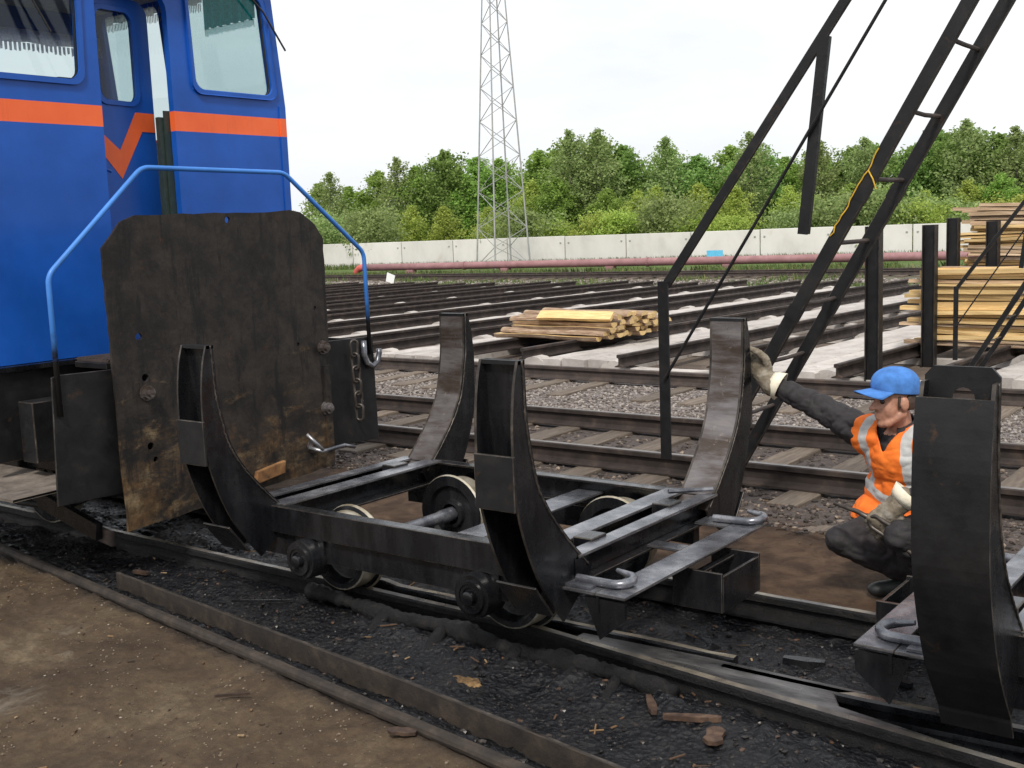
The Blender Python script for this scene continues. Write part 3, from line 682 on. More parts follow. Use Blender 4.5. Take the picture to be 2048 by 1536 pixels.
# side walls, rear wall, roof
swin = [rrect(-7.3, 2.62, -6.30, 3.60, .07), rrect(-8.15, 2.62, -7.42, 3.60, .07)]
for side in (-1, 1):
    def fnS(a, z, d, side=side): y = LC+side*(HW-.001-d); return (a, yf_end(y, z), z)
    sw = panel_holes([(XR, ZB), (XF-.0505, ZB), (XF-.0505, 2.75), (XF-.0505, ZT), (XR, ZT), (XR, 2.75)], swin, fnS, 0, .045).build('side_wall', 'blue_band', L)
    for hl in swin: 
        pts = [fnS(a, z, .02) for a, z in hl]; MB().add([Vector(p) for p in pts]+[Vector(p)+Vector((0, -side*.004, 0)) for p in pts], [tuple(range(len(pts))), tuple(range(2*len(pts)-1, len(pts)-1, -1))]).build('pane', 'glass', sw)
rw = panel_holes([(LC-HW+.05, ZB), (LC+HW-.05, ZB), (LC+HW-.05, 2.75), (LC+HW-.05, ZT), (LC-HW+.05, ZT), (LC-HW+.05, 2.75)],
                 [rrect(LC-1.05, 2.95, LC-.08, 3.42, .06), rrect(LC+.08, 2.95, LC+1.05, 3.42, .06)], lambda a, z, d: (d, yf_end(a, z), z), XR+.05, XR).build('rear_wall', 'blue', L)
rf = MB(); arc = [(LC+(HW+.05)*math.sin(t_)*.94, ZT-.005+.16*math.cos(t_)**.8*1) for t_ in np.linspace(-math.pi/2+.02, math.pi/2-.02, 13)]
arc += [(LC+HW*.95, ZT-.04), (LC-HW*.95, ZT-.04)]
rf.prism(arc, lambda a, z, d: (d, a, z), XR-.1, XF+.12); rf.build('roof', 'blue', L)
MB().box((XR+.055, LC-HW+.06, ZT-.09), (XF-.055, LC+HW-.06, ZT-.075)).build('ceiling', 'interior', L)
MB().box((XR+.055, LC-HW+.06, ZB), (XF-.055, LC+HW-.06, ZB+.03)).build('cab_floor', 'interior', L)
for side in (-1, 1): MB().box((XR+.055, LC+side*(HW-.055), ZB+.035), (XF-.056, LC+side*(HW-.065), 2.6)).build('inner_lining', 'interior', L)
MB().box((XF-.056, LC-HW+.08, ZB+.035), (XF-.066, 4.05, 2.7)).build('inner_lining', 'interior', L)
MB().box((XF-.056, 4.66, ZB+.035), (XF-.066, LC+HW-.08, 2.7)).build('inner_lining', 'interior', L)
# window frames and panes of the end wall
def ring(loop, grow, fn, d0, d1, name, mat, par):
    cx = sum(a for a, b in loop)/len(loop); cz = sum(b for a, b in loop)/len(loop)
    w = max(a for a, b in loop)-cx; h = max(b for a, b in loop)-cz
    sc = lambda g: [(cx+(a-cx)*(w+g)/w, cz+(b-cz)*(h+g)/h) for a, b in loop]
    return panel_holes(sc(grow), [sc(-.008)], fn, d0, d1).build(name, mat, par, bevel=.006)
def pane(loop, fn, d, par):
    pts = [fn(a, z, d) for a, z in loop]; n = len(pts)
    return MB().add(pts+[fn(a, z, d-.004) for a, z in loop], [tuple(range(n)), tuple(range(2*n-1, n-1, -1))]).build('pane', 'glass', par)
for wloop in (winL, winR):
    fr = ring(wloop, .026, fnF, XF+.016, XF+.0008, 'window_frame', 'blue', L)
    ring(wloop, .004, fnF, XF-.015, XF-.03, 'window_seal', 'rubber', fr); pane(wloop, fnF, XF-.02, fr)
# the door stands ajar, set back in its opening
dr = MB(); dd = rad(8); hx, hy = XF-.15, 4.10
fnD = lambda a, z, d: (hx+d-math.sin(dd)*(a-hy), hy+(a-hy)*math.cos(dd), z)
dwin = rrect(4.195, 2.71, 4.50, 3.28, .07)
door_o = panel_holes(rrect(4.10, 1.20, 4.635, 3.36, .03, 5, .10), [dwin], fnD, 0, -.035).build('door', 'blue', L)
ring(dwin, .022, fnD, .012, .0006, 'window_frame', 'blue', door_o); pane(dwin, fnD, -.015, door_o)
vs = MB(); vs.prism([(4.105, 2.575), (4.105, 2.47), (4.325, 2.23), (4.52, 2.535), (4.63, 2.535), (4.63, 2.655), (4.475, 2.655), (4.325, 2.41)], fnD, .0006, .003); vs.build('door_stripe', 'orange', door_o)
MB().tube([fnD(4.13, 2.30, .01), fnD(4.13, 2.30, .04), fnD(4.21, 2.27, .04)], .010, 8).build('handle', 'blue', door_o)
MB().box((XF-.075, 4.555, 1.18), (XF-.11, 4.628, 2.62)).build('door_jamb', 'jamb', L)
MB().box((XF-.056, 4.585, 1.18), (XF-.07, 4.66, 2.66)).build('door_jamb', 'jamb', L)
MB().box((XF-.052, 4.055, 1.17), (XF-.15, 4.089, 3.4)).build('door_jamb', 'blue', L)
MB().box((XF-.052, 4.07, 3.40), (XF-.20, 4.66, 3.43)).build('door_lintel', 'blue', L)
# curtains: pleated pelmets with fringe along the far windows and the door
def pelmet(p, q, z, drop, name, mat, fr_=.035, n=60):
    p, q = Vector(p), Vector(q); d = q-p; nrm = Vector((-d.y, d.x, 0)).normalized(); vs_, fs_ = [], []
    for i in range(n+1):
        b = p+d*(i/n)+nrm*(.012*math.sin(i*1.9)); vs_ += [b+Vector((0, 0, z)), b+Vector((0, 0, z-drop-.006*math.sin(i*.7)))]
    for i in range(n): fs_.append((2*i, 2*i+1, 2*i+3, 2*i+2))
    mb = MB().add(vs_, fs_)
    for i in range(n):
        b = p+d*((i+.5)/n); w = d/n*.34
        mb.add([b-w+Vector((0, 0, z-drop)), b+w+Vector((0, 0, z-drop)), b+w*.8+Vector((0, 0, z-drop-fr_*random.uniform(1.3, 2))), b-w*.8+Vector((0, 0, z-drop-fr_*random.uniform(1.3, 2)))], [(0, 1, 2, 3)])
    return mb.build(name, mat, L)
for mk in ('teal', 'curtain'):
    mt = MT[mk].node_tree; pb = [n_ for n_ in mt.nodes if n_.type == 'BSDF_PRINCIPLED'][0]; po = [n_ for n_ in mt.nodes if n_.type == 'OUTPUT_MATERIAL'][0]
    tl_ = mt.nodes.new('ShaderNodeBsdfTranslucent'); mt.links.new(pb.inputs['Base Color'].links[0].from_socket, tl_.inputs[0]); mx_ = mt.nodes.new('ShaderNodeMixShader'); mx_.inputs[0].default_value = .65
    mt.links.new(pb.outputs[0], mx_.inputs[1]); mt.links.new(tl_.outputs[0], mx_.inputs[2]); mt.links.new(mx_.outputs[0], po.inputs[0])
pelmet((XR+.09, LC-1.1, 0), (XR+.09, LC+1.1, 0), 3.46, .10, 'curtain', 'curtain')
pelmet((-8.1, LC+HW-.12, 0), (-6.9, LC+HW-.12, 0), 3.62, .08, 'curtain', 'curtain')
pelmet((-6.88, LC+HW-.12, 0), (-6.33, LC+HW-.12, 0), 3.62, .27, 'curtain', 'teal', .03)
pelmet((-8.1, LC-HW+.09, 0), (-6.35, LC-HW+.09, 0), 3.46, .10, 'curtain', 'curtain')
st_ = MB(); st_.prism(rrect(-.10, 2.72, .10, 2.98, .05), lambda a, z, d: (d, 4.55+a, z), -7.35, -7.27).prism(rrect(-.2, 2.05, .2, 2.70, .06), lambda a, z, d: (d, 4.55+a, z), -7.37, -7.25).box((-7.25, 4.33, 1.75), (-6.9, 4.77, 1.85)).box((-7.1, 4.5, ZB+.03), (-7.0, 4.6, 1.75)); st_.build('driver_seat', 'seat', L, bevel=.01)
wp = MB(); wp.tube([(XF+.03, 5.08, 3.62), (XF+.05, 5.38, 3.36), (XF+.05, 5.56, 3.12)], .007, 6).build('wiper', 'rubber', L)
wp = MB(); wp.tube([(XF+.03, 3.45, 3.5), (XF+.04, 3.62, 3.32), (XF+.04, 3.78, 3.05)], .006, 6).build('wiper', 'rubber', L)
MB().box((XF+.002, 4.30, 3.44), (XF+.10, 4.72, 3.475)).build('rain_gutter', 'blue', L, bevel=.008)
co_ = MB(); co_.beam((XF+.004, LC+HW-.035, ZB+.01), (XF+.004, LC+HW-.035, 2.74), .012, .055, (0, 1, 0)); co_.build('corner_strip', 'blue_band', L)
# hood behind the cab, frame, wheels
MB().prism(rrect(LC-.85, 1.18, LC+.85, 2.62, .12), lambda a, z, d: (d, a, z), -13.2, XR-.005).build('hood', 'blue', L, bevel=.02)
MB().box((-13.4, LC-.95, .72), (-6.25, LC+.95, 1.10)).build('underframe', 'dry_steel', L)
MB().box((XF+.045, LC-HW-.005, .60), (XF-.01, LC+HW+.005, 1.118)).build('end_skirt', 'dry_steel', L, bevel=.006)
MB().box((XF+.07, LC-HW, 1.1185), (XR, LC+HW, 1.146)).build('deck_edge', 'tar_steel', L)
for i, x in enumerate((-6.95, -8.5, -10.6, -12.2)):
    for side in (-1, 1):
        w = MB().lathe([(-.05, .05), (-.05, .10), (-.03, .11), (-.03, .22), (-.05, .24), (-.05, .305), (.05, .30), (.05, .26), (.02, .25), (.02, .1), (.05, .08)], (x, CY+side*.43, .30), (0, -side, 0), 32).build('wheel', 'tar_steel', L, smooth=True, auto=35)
        MB().lathe([(-.052, .30), (-.05, .309), (.05, .303), (.052, .275)], (x, CY+side*.43, .30), (0, -side, 0), 32).build('tyre', 'tread', w, smooth=True)
        MB().box((x-.14, CY+side*.62, .22), (x+.14, CY+side*.74, .5)).build('axle_box', 'tar_steel', L, bevel=.01)
for side in (-1, 1): MB().box((-8.9, CY+side*.60, .42), (-6.3, CY+side*.68, .60)).build('bogie_frame', 'tar_steel', L, bevel=.01)
# front platform and buffer beam
XP = -5.50
MB().box((XF+.075, 3.72, 1.10), (XP-.3, 5.05, 1.135)).build('platform', 'dry_steel', L, bevel=.004)
bmz = MB(); bmz.prism([(3.17, .44), (5.62, .40), (5.61, 1.12), (5.05, 1.13), (5.05, 1.02), (3.74, .96), (3.70, 1.13), (3.24, 1.14), (3.20, 1.13)], lambda a, z, d: (d, a, z), XP-.012, XP).build('buffer_beam', 'dry_steel', L, bevel=.003)
MB().box((XP-.40, 3.50, .52), (XP-.0125, 3.515, 1.08)).build('bracket', 'dry_steel', L)
MB().box((XP-.45, 5.58, .42), (XP-.0125, 5.595, 1.1)).build('bracket', 'dry_steel', L)
MB().box((-6.1, 3.33, .60), (-5.95, 3.60, .95)).build('step_box', 'dry_steel', L, bevel=.006)
stp = MB(); xs_ = np.linspace(-7.1, -5.60, 14)
stp.add([(x, 2.98+.015*math.sin(x*9), .50+.012*math.sin(x*13)) for x in xs_]+[(x, 3.46, .515) for x in xs_]+[(x, 2.98+.015*math.sin(x*9), .485+.012*math.sin(x*13)) for x in xs_]+[(x, 3.46, .50) for x in xs_],
        [f for i in range(13) for f in ((i, i+1, 15+i, 14+i), (28+i, 42+i, 43+i, 29+i), (i, 28+i, 29+i, i+1))]).build('step_plate', 'step', L)
tr = MB(); tr.box((XF+.05, 3.74, 1.136), (XP-.31, 4.05, 1.15))
for i in range(10): tr.box((XF+.06+i*.035, 3.75, 1.1503), (XF+.08+i*.035, 4.04, 1.156))
tr.build('tread_plate', 'rust_rail', L)
MB().tube([(-6.55, 3.02, .46), (-6.5, 3.02, .42), (-6.35, 3.04, .40), (-6.25, 3.04, .41)], .03, 10).build('brake_cock', 'red', L, smooth=True)
MB().tube([(-6.9, 3.45, .36), (-6.5, 3.5, .28), (-6.2, 3.6, .26), (-6.0, 3.7, .34)], .022, 8).build('air_hose', 'rubber', L, smooth=True)
MB().beam((-6.6, 3.55, .36), (-5.75, 3.55, .18), .04, .10).build('brake_hanger', 'tar_steel', L)
MB().beam((-6.0, 3.62, .16), (-5.66, 3.58, .14), .03, .09).build('brake_shoe', 'rust_rail', L, bevel=.01)
# handrail
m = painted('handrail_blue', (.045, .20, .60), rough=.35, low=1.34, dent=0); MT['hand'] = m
def bend(pts, r, k=5):
    out = [Vector(pts[0])]; P = [Vector(p) for p in pts]
    for a, b, c in zip(P, P[1:], P[2:]):
        u, w = (a-b).normalized(), (c-b).normalized()
        for i in range(k+1): t_ = i/k; out.append((b+u*r)*(1-t_)**2+b*2*t_*(1-t_)+(b+w*r)*t_*t_)
    out.append(P[-1]); return out
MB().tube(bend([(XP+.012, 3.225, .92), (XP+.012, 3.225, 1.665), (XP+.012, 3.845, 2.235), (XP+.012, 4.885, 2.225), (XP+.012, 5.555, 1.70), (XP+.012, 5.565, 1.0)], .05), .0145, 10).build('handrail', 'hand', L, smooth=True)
jh = [(XP+.02, 5.50, 1.10), (XP+.02, 5.50, 1.0), (XP+.025, 5.52, .945), (XP+.03, 5.565, .915), (XP+.03, 5.615, .945), (XP+.03, 5.635, 1.0), (XP+.03, 5.635, 1.03)]
MB().tube(jh, .02, 10).build('hook', 'tar_sheen', L, smooth=True)
# the big end plate with bolt holes
PX = -5.43; ang = 0
pl = [(3.535, .225), (5.125, .31), (5.13, 1.80), (5.06, 1.90), (4.95, 1.975), (4.86, 1.99), (4.6, 1.975), (4.2, 1.975), (3.74, 1.97), (3.64, 1.93), (3.515, 1.80)]
pl2 = []
for (a, b), (c_, d) in zip(pl, pl[1:]+pl[:1]):
    n = max(1, int(math.hypot(c_-a, d-b)/.07))
    for i in range(n): pl2.append((a+(c_-a)*i/n+random.uniform(-.004, .004), b+(d-b)*i/n+random.uniform(-.004, .004)))
ph = []
def unp(y, z): return (y, z)
for y, z, r_ in ((4.37, 1.935, .020), (3.70, 1.30, .022), (3.72, 1.07, .022), (3.72, .68, .022), (3.745, .60, .016), (5.02, 1.36, .016), (4.86, 1.14, .014)): ph.append(circ(y, z, r_))
plo = panel_holes(pl2, ph, lambda a, z, d: (d+.0*(z-.2), a, z), PX, PX-.018).build('end_plate', 'plate', L)
for y, z in ((3.72, .985), (5.07, 1.10), (5.07, .70), (4.93, .47)):
    b_ = MB(); b_.lathe([(0, .046), (.009, .046), (.009, .036), (.036, .036), (.036, .021), (.056, .021), (.058, 0)], (PX, y, z), (1, 0, 0), 6 if False else 12).build('bolt', 'worn_glare_steel', plo)
MB().box((PX+.0005, 5.06, .42), (PX+.014, 5.11, .98)).build('edge_strip', 'plate', plo)
br = MB(); br.prism([(4.42, .315), (4.66, .345), (4.67, .425), (4.44, .395)], lambda a, z, d: (d, a, z), PX+.0005, PX+.035); br.build('rusty_bracket', 'rust_orange', plo, bevel=.006)['label'] = 'orange-rusted bracket low on the plate'
rr_ = MB(); rr_.tube([(PX+.02, 4.88, .47), (PX+.09, 4.93, .44), (PX+.14, 5.08, .46), (PX+.13, 5.18, .43)], .013, 8).tube([(PX+.03, 4.86, .56), (PX+.10, 4.93, .45)], .011, 8); rr_.build('drawbar_pin', 'tar_sheen', plo, smooth=True)
MT['chain'] = grimy('chain_steel', [(.3, (.03, .027, .025)), (.6, (.09, .075, .065)), (.8, (.2, .17, .14))], 14, (.3, .5), .5, .2, .002)
ch = thing('chain', (XP+.05, 5.40, .5), 'short steel chain hanging from the locomotive beside the end plate', 'chain')
zc_ = 1.06
for i in range(6):
    mb = MB(); h, w = .055, .026
    pts = []
    for k in range(16):
        t_ = 2*math.pi*k/16; a = math.cos(t_)*w; b = math.sin(t_)*w+(h-w if math.sin(t_) >= 0 else -(h-w))
        pts.append((XP+.05+(a if i % 2 else a*.25), 5.375+(a*.3 if i % 2 else a)+.004*i, zc_-i*.088+b))
    mb.tube(pts, .0095, 8, True).build('link', 'chain', ch, smooth=True)

# ------------------------------------------------------------------ boarding ladders
def ladder(origin, k, label, top=1.9, twine=False, width=.60):
    """origin = world position of the point under the handrail's lower post; k = scale; local x along the run, z up"""
    o = Vector(origin); g = thing('boarding_ladder', o, label, 'ladder', 'black steel boarding ladders')
    P = lambda x, y, z: o+Vector((x*k, y*k, z*k))
    # stringers: foot at (.27,0); passes (.71,.90) and (1.93,2.96)
    dx, dz = 1.22, 2.06; foot = (.71-.90*dx/dz, 0); ztop = 2.96*top
    xt = .71+(ztop-.90)*dx/dz
    per = Vector((-dz, 0, dx)).normalized()
    for i, y in enumerate((0, width)):
        mb = MB(); mb.beam(P(foot[0], y, 0), P(xt, y, ztop), .045*k, .082*k, per)
        s_ = mb.build('stringer', 'dry_steel', g, bevel=.004)
        for zz_ in (1.24, 1.95, 3.4):
            x_ = .71+(zz_-.90)*dx/dz; q = P(x_, y, zz_); d = Vector((dx, 0, dz)).normalized()
            MB().beam(q-d*.045*k, q+d*.045*k, .05*k, .088*k, per).build('splice_plate', 'dry_steel', s_)
    n = int((ztop-.55)/.37)
    for j in range(n):
        z = .55+j*.37; x_ = .71+(z-.90)*dx/dz
        MB().tube([P(x_, .02, z), P(x_, width*.5, z-.008*random.random()), P(x_, width-.02, z)], .014*k, 8).build('rung', 'rust_rail', g)
    # handrail: angle post at the foot, sloping angle, hanging mid post, thin mid rail
    ha, hb = (.04, 1.41), (1.26, 3.06); sl = (hb[1]-ha[1])/(hb[0]-ha[0]); hx = .04+(ztop-1.41)/sl
    per2 = Vector((-sl, 0, 1)).normalized()
    MB().beam(P(ha[0], -.06, ha[1]), P(hx, -.06, ztop+.0), .03*k, .060*k, per2).build('handrail', 'dry_steel', g, bevel=.004)
    lp = MB(); lp.box(P(0, -.10, .25), P(.075, -.085, 1.44)).box(P(.0, -.0848, .25), P(.012, -.03, 1.44)); lp.build('handrail_post', 'dry_steel', g)
    mp_ = MB(); a, b = P(1.135, -.085, 2.86), P(1.00, -.085, 1.72); mp_.beam(a, b, .012*k, .062*k, (1, 0, 0)); mp_.beam(a+Vector((.026*k, .02*k, 0)), b+Vector((.026*k, .02*k, 0)), .04*k, .012*k, (1, 0, 0)); mp_.build('handrail_post', 'dry_steel', g)
    MB().tube([P(.05, -.115, .80), P(1.50, -.115, 3.0), P(.05+(ztop-.8)*.66, -.115, ztop)], .011*k, 8).build('mid_rail', 'dry_steel', g)
    MB().tube([P(xt, -.12, ztop), P(xt, width, ztop)], .03*k, 8).build('top_bar', 'dry_steel', g)
    MB().tube([P(hx, -.06, ztop), P(xt, -.06, ztop)], .02*k, 8).build('top_tie', 'dry_steel', g)
    if twine:
        tw = [P(.71+(z-.90)*dx/dz-.034, -.026, z) for z in np.linspace(1.70, 2.2, 18)]
        tw = [p+Vector((random.uniform(-.006, .006), random.uniform(-.006, .0), random.uniform(-.006, .006))) for p in tw]
        MB().tube(tw, .004, 5).build('twine', 'twine', g)
        MB().tube([tw[13], tw[13]+Vector((.03, -.01, -.05)), tw[13]+Vector((.05, -.012, -.11))], .0045, 5).build('twine', 'twine', g)
    return g
ladder((-3.74, 6.6, -.0), 1., 'large black steel ladder with handrail leaning behind the cradle cart', 1.55, True)
ladder((-3.72, 13.15, -.0), .70, 'smaller distant black ladder with handrail in front of the board stacks', 1.9, False, .85)

# ------------------------------------------------------------------ stanchions and board stacks
def stanchion(x, y, h, label, z0=-.17):
    mb = MB(); w = .085
    mb.box((x-w, y-.07, z0), (x-w+.014, y+.07, h)).box((x+w-.014, y-.07, z0), (x+w, y+.07, h)).box((x-w+.0145, y-.008, z0), (x+w-.0145, y+.008, h))
    o = mb.build('stanchion', 'dry_steel', None, bevel=.004); return tag(o, label, 'post', 'steel posts beside the board stacks')
stanchion(-4.58, 12.95, 1.71, 'dark steel post standing alone behind the man\'s blue cap')
stanchion(-4.57, 15.0, 1.69, 'dark steel post at the left end of the near board stack')
stanchion(-5.02, 17.6, 1.76, 'dark steel post against the left end of the far board stack')
stanchion(-4.30, 17.0, 1.70, 'dark steel post rising from the back of the near board stack')
boardm = []
for q in range(9):
    bm = bmesh.new(); bmesh.ops.create_cube(bm, size=1)
    bmesh.ops.scale(bm, vec=(2.7, .17, .05 if q < 5 else .034), verts=bm.verts)
    bmesh.ops.subdivide_edges(bm, edges=[e for e in bm.edges if abs(e.verts[0].co.x-e.verts[1].co.x) > 1], cuts=7)
    ph_ = random.uniform(0, 6); am = random.uniform(.003, .016)
    for v in bm.verts:
        v.co.z += am*math.sin(v.co.x*random.uniform(1.9, 2.1)+ph_)+random.uniform(-.003, .003); v.co.y += random.uniform(-.008, .008)
    me = bpy.data.meshes.new('board'); bm.to_mesh(me); bm.free(); me.materials.append(MT['pine'] if q < 6 or q == 7 else MT['pine_grey'] if q == 6 else MT['bark']); boardm.append(me)
def stack(name_label, x_left, y_face, z0, z1, depth, lean, rows, topgrey=False):
    s_ = thing('board_stack', (x_left+1.35, y_face+depth/2, z0), name_label, 'board stack', 'stacks of sawn boards')
    z = z0; lay = 0
    while z < z1:
        th = random.choice((.034, .05, .05, .06))
        for r_ in range(rows):
            q = random.choice((0, 1, 2, 3, 4, 5, 7, 7, 6, 8)) if not (topgrey and z > z1-.30) else 6
            jx = random.uniform(-.07, .07)-(.25 if random.random() < .10 else 0)
            put('board', boardm[q], (x_left+1.35+jx+lean*(z-z0), y_face+.09+r_*.19+random.uniform(-.06, .06), z+th/2), s_, (random.uniform(-.04, .04), random.uniform(-.010, .018), random.uniform(-.02, .02)), (1, 1, th/(.034 if q >= 5 else .05)*.9))
        z += th; lay += 1
    return s_
stack('near stack of fresh yellow boards behind the small ladder', -4.72, 15.2, .10, 1.10, 1.1, 0, 4)
stack('higher far stack of boards with greyed slabs on top', -5.08, 17.85, .10, 1.92, 1.1, .16, 3, True)
for x in (-4.6, -3.2, -2.2):
    for y0, y1, lb in ((15.1, 16.1, 'near'), (17.8, 18.7, 'far')):
        o = MB().box((x-.06, y0, -.03), (x+.06, y1, .095)).build('bearer', 'dark_rail', None); tag(o, 'dark bearer beam under the %s board stack, %s from its left end' % (lb, {-4.6: 'first', -3.2: 'second', -2.2: 'third'}[x]), 'beam', 'bearers under the %s board stack' % lb)

# ------------------------------------------------------------------ bundle of bark slabs on the storage rails
def slab(L_, w, h, n=9):
    """half-round slab: flat sawn face and a wavy bark back, lying along x"""
    mb = MB(); prof = [(-w/2, 0), (-w*.46, h*.55), (-w*.22, h*.95), (w*.1, h), (w*.36, h*.72), (w/2, 0)]
    vs = []; ph_ = random.uniform(0, 6)
    for i in range(n):
        x = -L_/2+L_*i/(n-1); sc = 1+.10*math.sin(ph_+i*.9)+random.uniform(-.05, .05)
        vs += [(x, a*sc, b*sc+.006*math.sin(i+ph_)) for a, b in prof]
    m_ = len(prof); fs = []
    for i in range(n-1):
        for k in range(m_): fs.append((i*m_+k, i*m_+(k+1) % m_, (i+1)*m_+(k+1) % m_, (i+1)*m_+k))
    mb.add(vs, fs); mb.mi = [1 if (j % m_) not in (m_-1,) else 0 for j in range(len(fs))]
    mb.m = 0; mb.add([vs[k] for k in range(m_)], [tuple(range(m_-1, -1, -1))], 0); mb.add(vs[-m_:], [tuple(range(m_))], 0)
    return mb
slabs = []
for q in range(8):
    mb = slab(1.95, random.uniform(.12, .2), random.uniform(.05, .085)); o = mb.build('slab', ['pine', 'bark'], None); slabs.append(o.data); bpy.data.objects.remove(o)
BU = thing('wood_bundle', (-10.2, 15.3, .13), 'bundle of bark-edged firewood slabs lying across the storage rails', 'wood bundle')
for lay in range(6):
    nrow = [9, 9, 9, 8, 7, 4][lay]
    for r_ in range(nrow):
        y = 14.32+(lay*.07)+r_*.19+random.uniform(-.02, .02); fl = random.random() < .45
        put('slab', random.choice(slabs), (-10.17+random.uniform(-.08, .08)+.05*lay*.4+(.10*r_/9), y, .135+lay*.062+(.055 if fl else 0)), BU, (math.pi if fl else random.uniform(-.2, .2), random.uniform(-.015, .015), random.uniform(-.03, .03)+(-.02*lay if r_ == 0 else 0)))
for k_, (dx, dy, dz, rz) in enumerate(((.30, -.03, .34, .02),)):
    bo = put('plank', boardm[k_], (-10.1+dx, 14.5+dy, .135+dz), BU, (.7 if k_ == 0 else .1, .0, rz)); bo.scale = (.5 if k_ != 1 else .7, 1, 1)
for q in range(5): put('slab', slabs[q % 8], (-9.85+random.uniform(-.2, .2), 15.9+random.uniform(-.2, .5), .16+.05*(q % 3)), BU, (random.uniform(-.3, .3), .0, random.uniform(-.25, .25)), (.75, .8, .8))

# ------------------------------------------------------------------ pipe, wall, mast
def wall_pt(x): return Vector((x, 48.75+.127*(x+51.5), 0))
W = thing('concrete_wall', wall_pt(-35), 'long pale concrete panel wall in front of the trees', 'wall')
pw = 3.62; wd = Vector((1, .127, 0)).normalized(); a0 = wall_pt(-78)
for i in range(28):
    p = a0+wd*(i*pw); q = p+wd*(pw-.05)
    t_ = random.uniform(-.02, .02)
    MB().beam(p+Vector((0, 0, .67)), q+Vector((0, 0, .67+t_*.2)), .14, 1.60+t_, (0, 0, 1)).build('panel', 'wall', W, bevel=.02)
    for e, s_ in ((p, .22), (q, -.22)):
        c_ = e+wd*s_+Vector((0, -.085, 1.12)); MB().beam(c_-wd*.045, c_+wd*.045, .03, .07).build('lifting_loop', 'mast', W)
PPt = lambda x: Vector((x, 39.2+.10*(x+39.5), .36))
PI_ = thing('pipeline', (-25, 40.6, -.1), 'long faded red pipe running on low supports along the wall', 'pipe')
pp = [PPt(x) for x in np.linspace(-38.9, 6, 12)]
MB().tube(pp, .165, 16).build('pipe', 'pipe', PI_, smooth=True)
e0 = PPt(-38.9); el = [e0+Vector((.02, 0, 0))]+[e0+Vector((-.45*math.sin(a), -.03, -.45*(1-math.cos(a)))) for a in np.linspace(0, math.pi/2, 8)]+[e0+Vector((-.45, -.03, -.75))]
MB().tube(el, .17, 14).build('elbow', 'pipe_red', PI_, smooth=True)
for x in np.arange(-33, 4, 9.1):
    c_ = PPt(x); MB().tube([c_-Vector((.05, .005, 0)), c_+Vector((.05, .005, 0))], .195, 16).build('flange', 'pipe', PI_, smooth=False)
for x in np.arange(-36, 4, 5.2):
    c_ = PPt(x); MB().box((c_.x-.2, c_.y-.16, -.12), (c_.x+.2, c_.y+.16, .21)).build('support', 'pipe', PI_, bevel=.02)
def mast():
    c0 = Vector((-35.95, 46.6, -.05)); g = thing('lattice_mast', c0, 'tall grey four-legged lattice mast in front of the concrete wall', 'mast')
    Ht, b0, b1 = 20., 1.03, .14; rz = rad(21)
    def corner(k, z):
        r_ = b0+(b1-b0)*z/Ht*1.0; a = rz+math.pi/2*k; return c0+Vector((r_*1.414*math.cos(a), r_*1.414*math.sin(a), z))
    for k in range(4): MB().tube([corner(k, 0), corner(k, Ht)], [.045, .03], 6).build('leg', 'mast', g)
    z = .15; flip = 0; lev = 0
    while z < Ht-1:
        h = .98-.35*z/Ht
        for k in range(4):
            a, b = (corner(k, z), corner(k+1, z+h)) if (lev+k) % 2 == 0 else (corner(k+1, z), corner(k, z+h))
            MB().beam(a, b, .028, .028).build('brace', 'mast', g)
        z += h; lev += 1
    for k in range(4): MB().beam(corner(k, .12), corner(k+1, .12), .06, .06).build('base_tie', 'rust_rail', g)
mast()
tag(MB().box((-24.36, 46.9, .15), (-23.55, 46.93, .62)).build('light_blue_sheet', 'cyan', None), 'light blue sheet leaning at the foot of the concrete wall', 'sheet')
wb = MB().prism([(-.22, 0), (.18, -.12), (.30, .22), (-.12, .36)], lambda a, z, d: (-31.8+a, 33.6+d, .0+z), 0, .02).build('white_board', 'white', None)
tag(wb, 'small white board standing crooked beside the distant track', 'board')

# ------------------------------------------------------------------ gravel, grass, litter
def blob_field(name, pts, sizes, mat, flat=.7):
    """many small low-poly stones in one mesh"""
    bm = bmesh.new(); bmesh.ops.create_icosphere(bm, subdivisions=1, radius=1); bv = np.array([v.co[:] for v in bm.verts]); bf = np.array([[v.index for v in f.verts] for f in bm.faces]); bm.free()
    n = len(pts); nv = len(bv)
    V = np.repeat(bv[None], n, 0)*RNG.uniform(.6, 1.25, (n, nv, 1))
    V[:, :, 0] *= RNG.uniform(.7, 1.3, (n, 1)); V[:, :, 2] *= flat
    th = RNG.uniform(0, 6.28, n); c, s_ = np.cos(th)[:, None], np.sin(th)[:, None]
    X_ = V[:, :, 0]*c-V[:, :, 1]*s_; Y_ = V[:, :, 0]*s_+V[:, :, 1]*c
    V = np.stack([X_, Y_, V[:, :, 2]], 2)*np.array(sizes)[:, None, None]+np.array(pts)[:, None, :]
    F = (bf[None]+(np.arange(n)*nv)[:, None, None]).reshape(-1, 3)
    me = bpy.data.meshes.new(name); me.from_pydata(V.reshape(-1, 3).tolist(), [], F.tolist()); me.materials.append(mat)
    o = bpy.data.objects.new(name, me); COL.objects.link(o); return o
def island_mat(name, stops, rough=.9):
    m = bpy.data.materials.new(name); t, b, o = nodes(m)
    g = N(t, 'NewGeometry'); c = ramp(t, g.outputs['Random Per Island'], stops)
    n = noise_tex(t, objco(t), 60, 4, .7); c = mixc(t, ramp(t, n, [(.35, (.45,)*3), (.65, (0,)*3)]), c, (.03, .024, .02), 'MIX')
    t.links.new(c, b.inputs['Base Color']); b.inputs['Roughness'].default_value = rough; return m
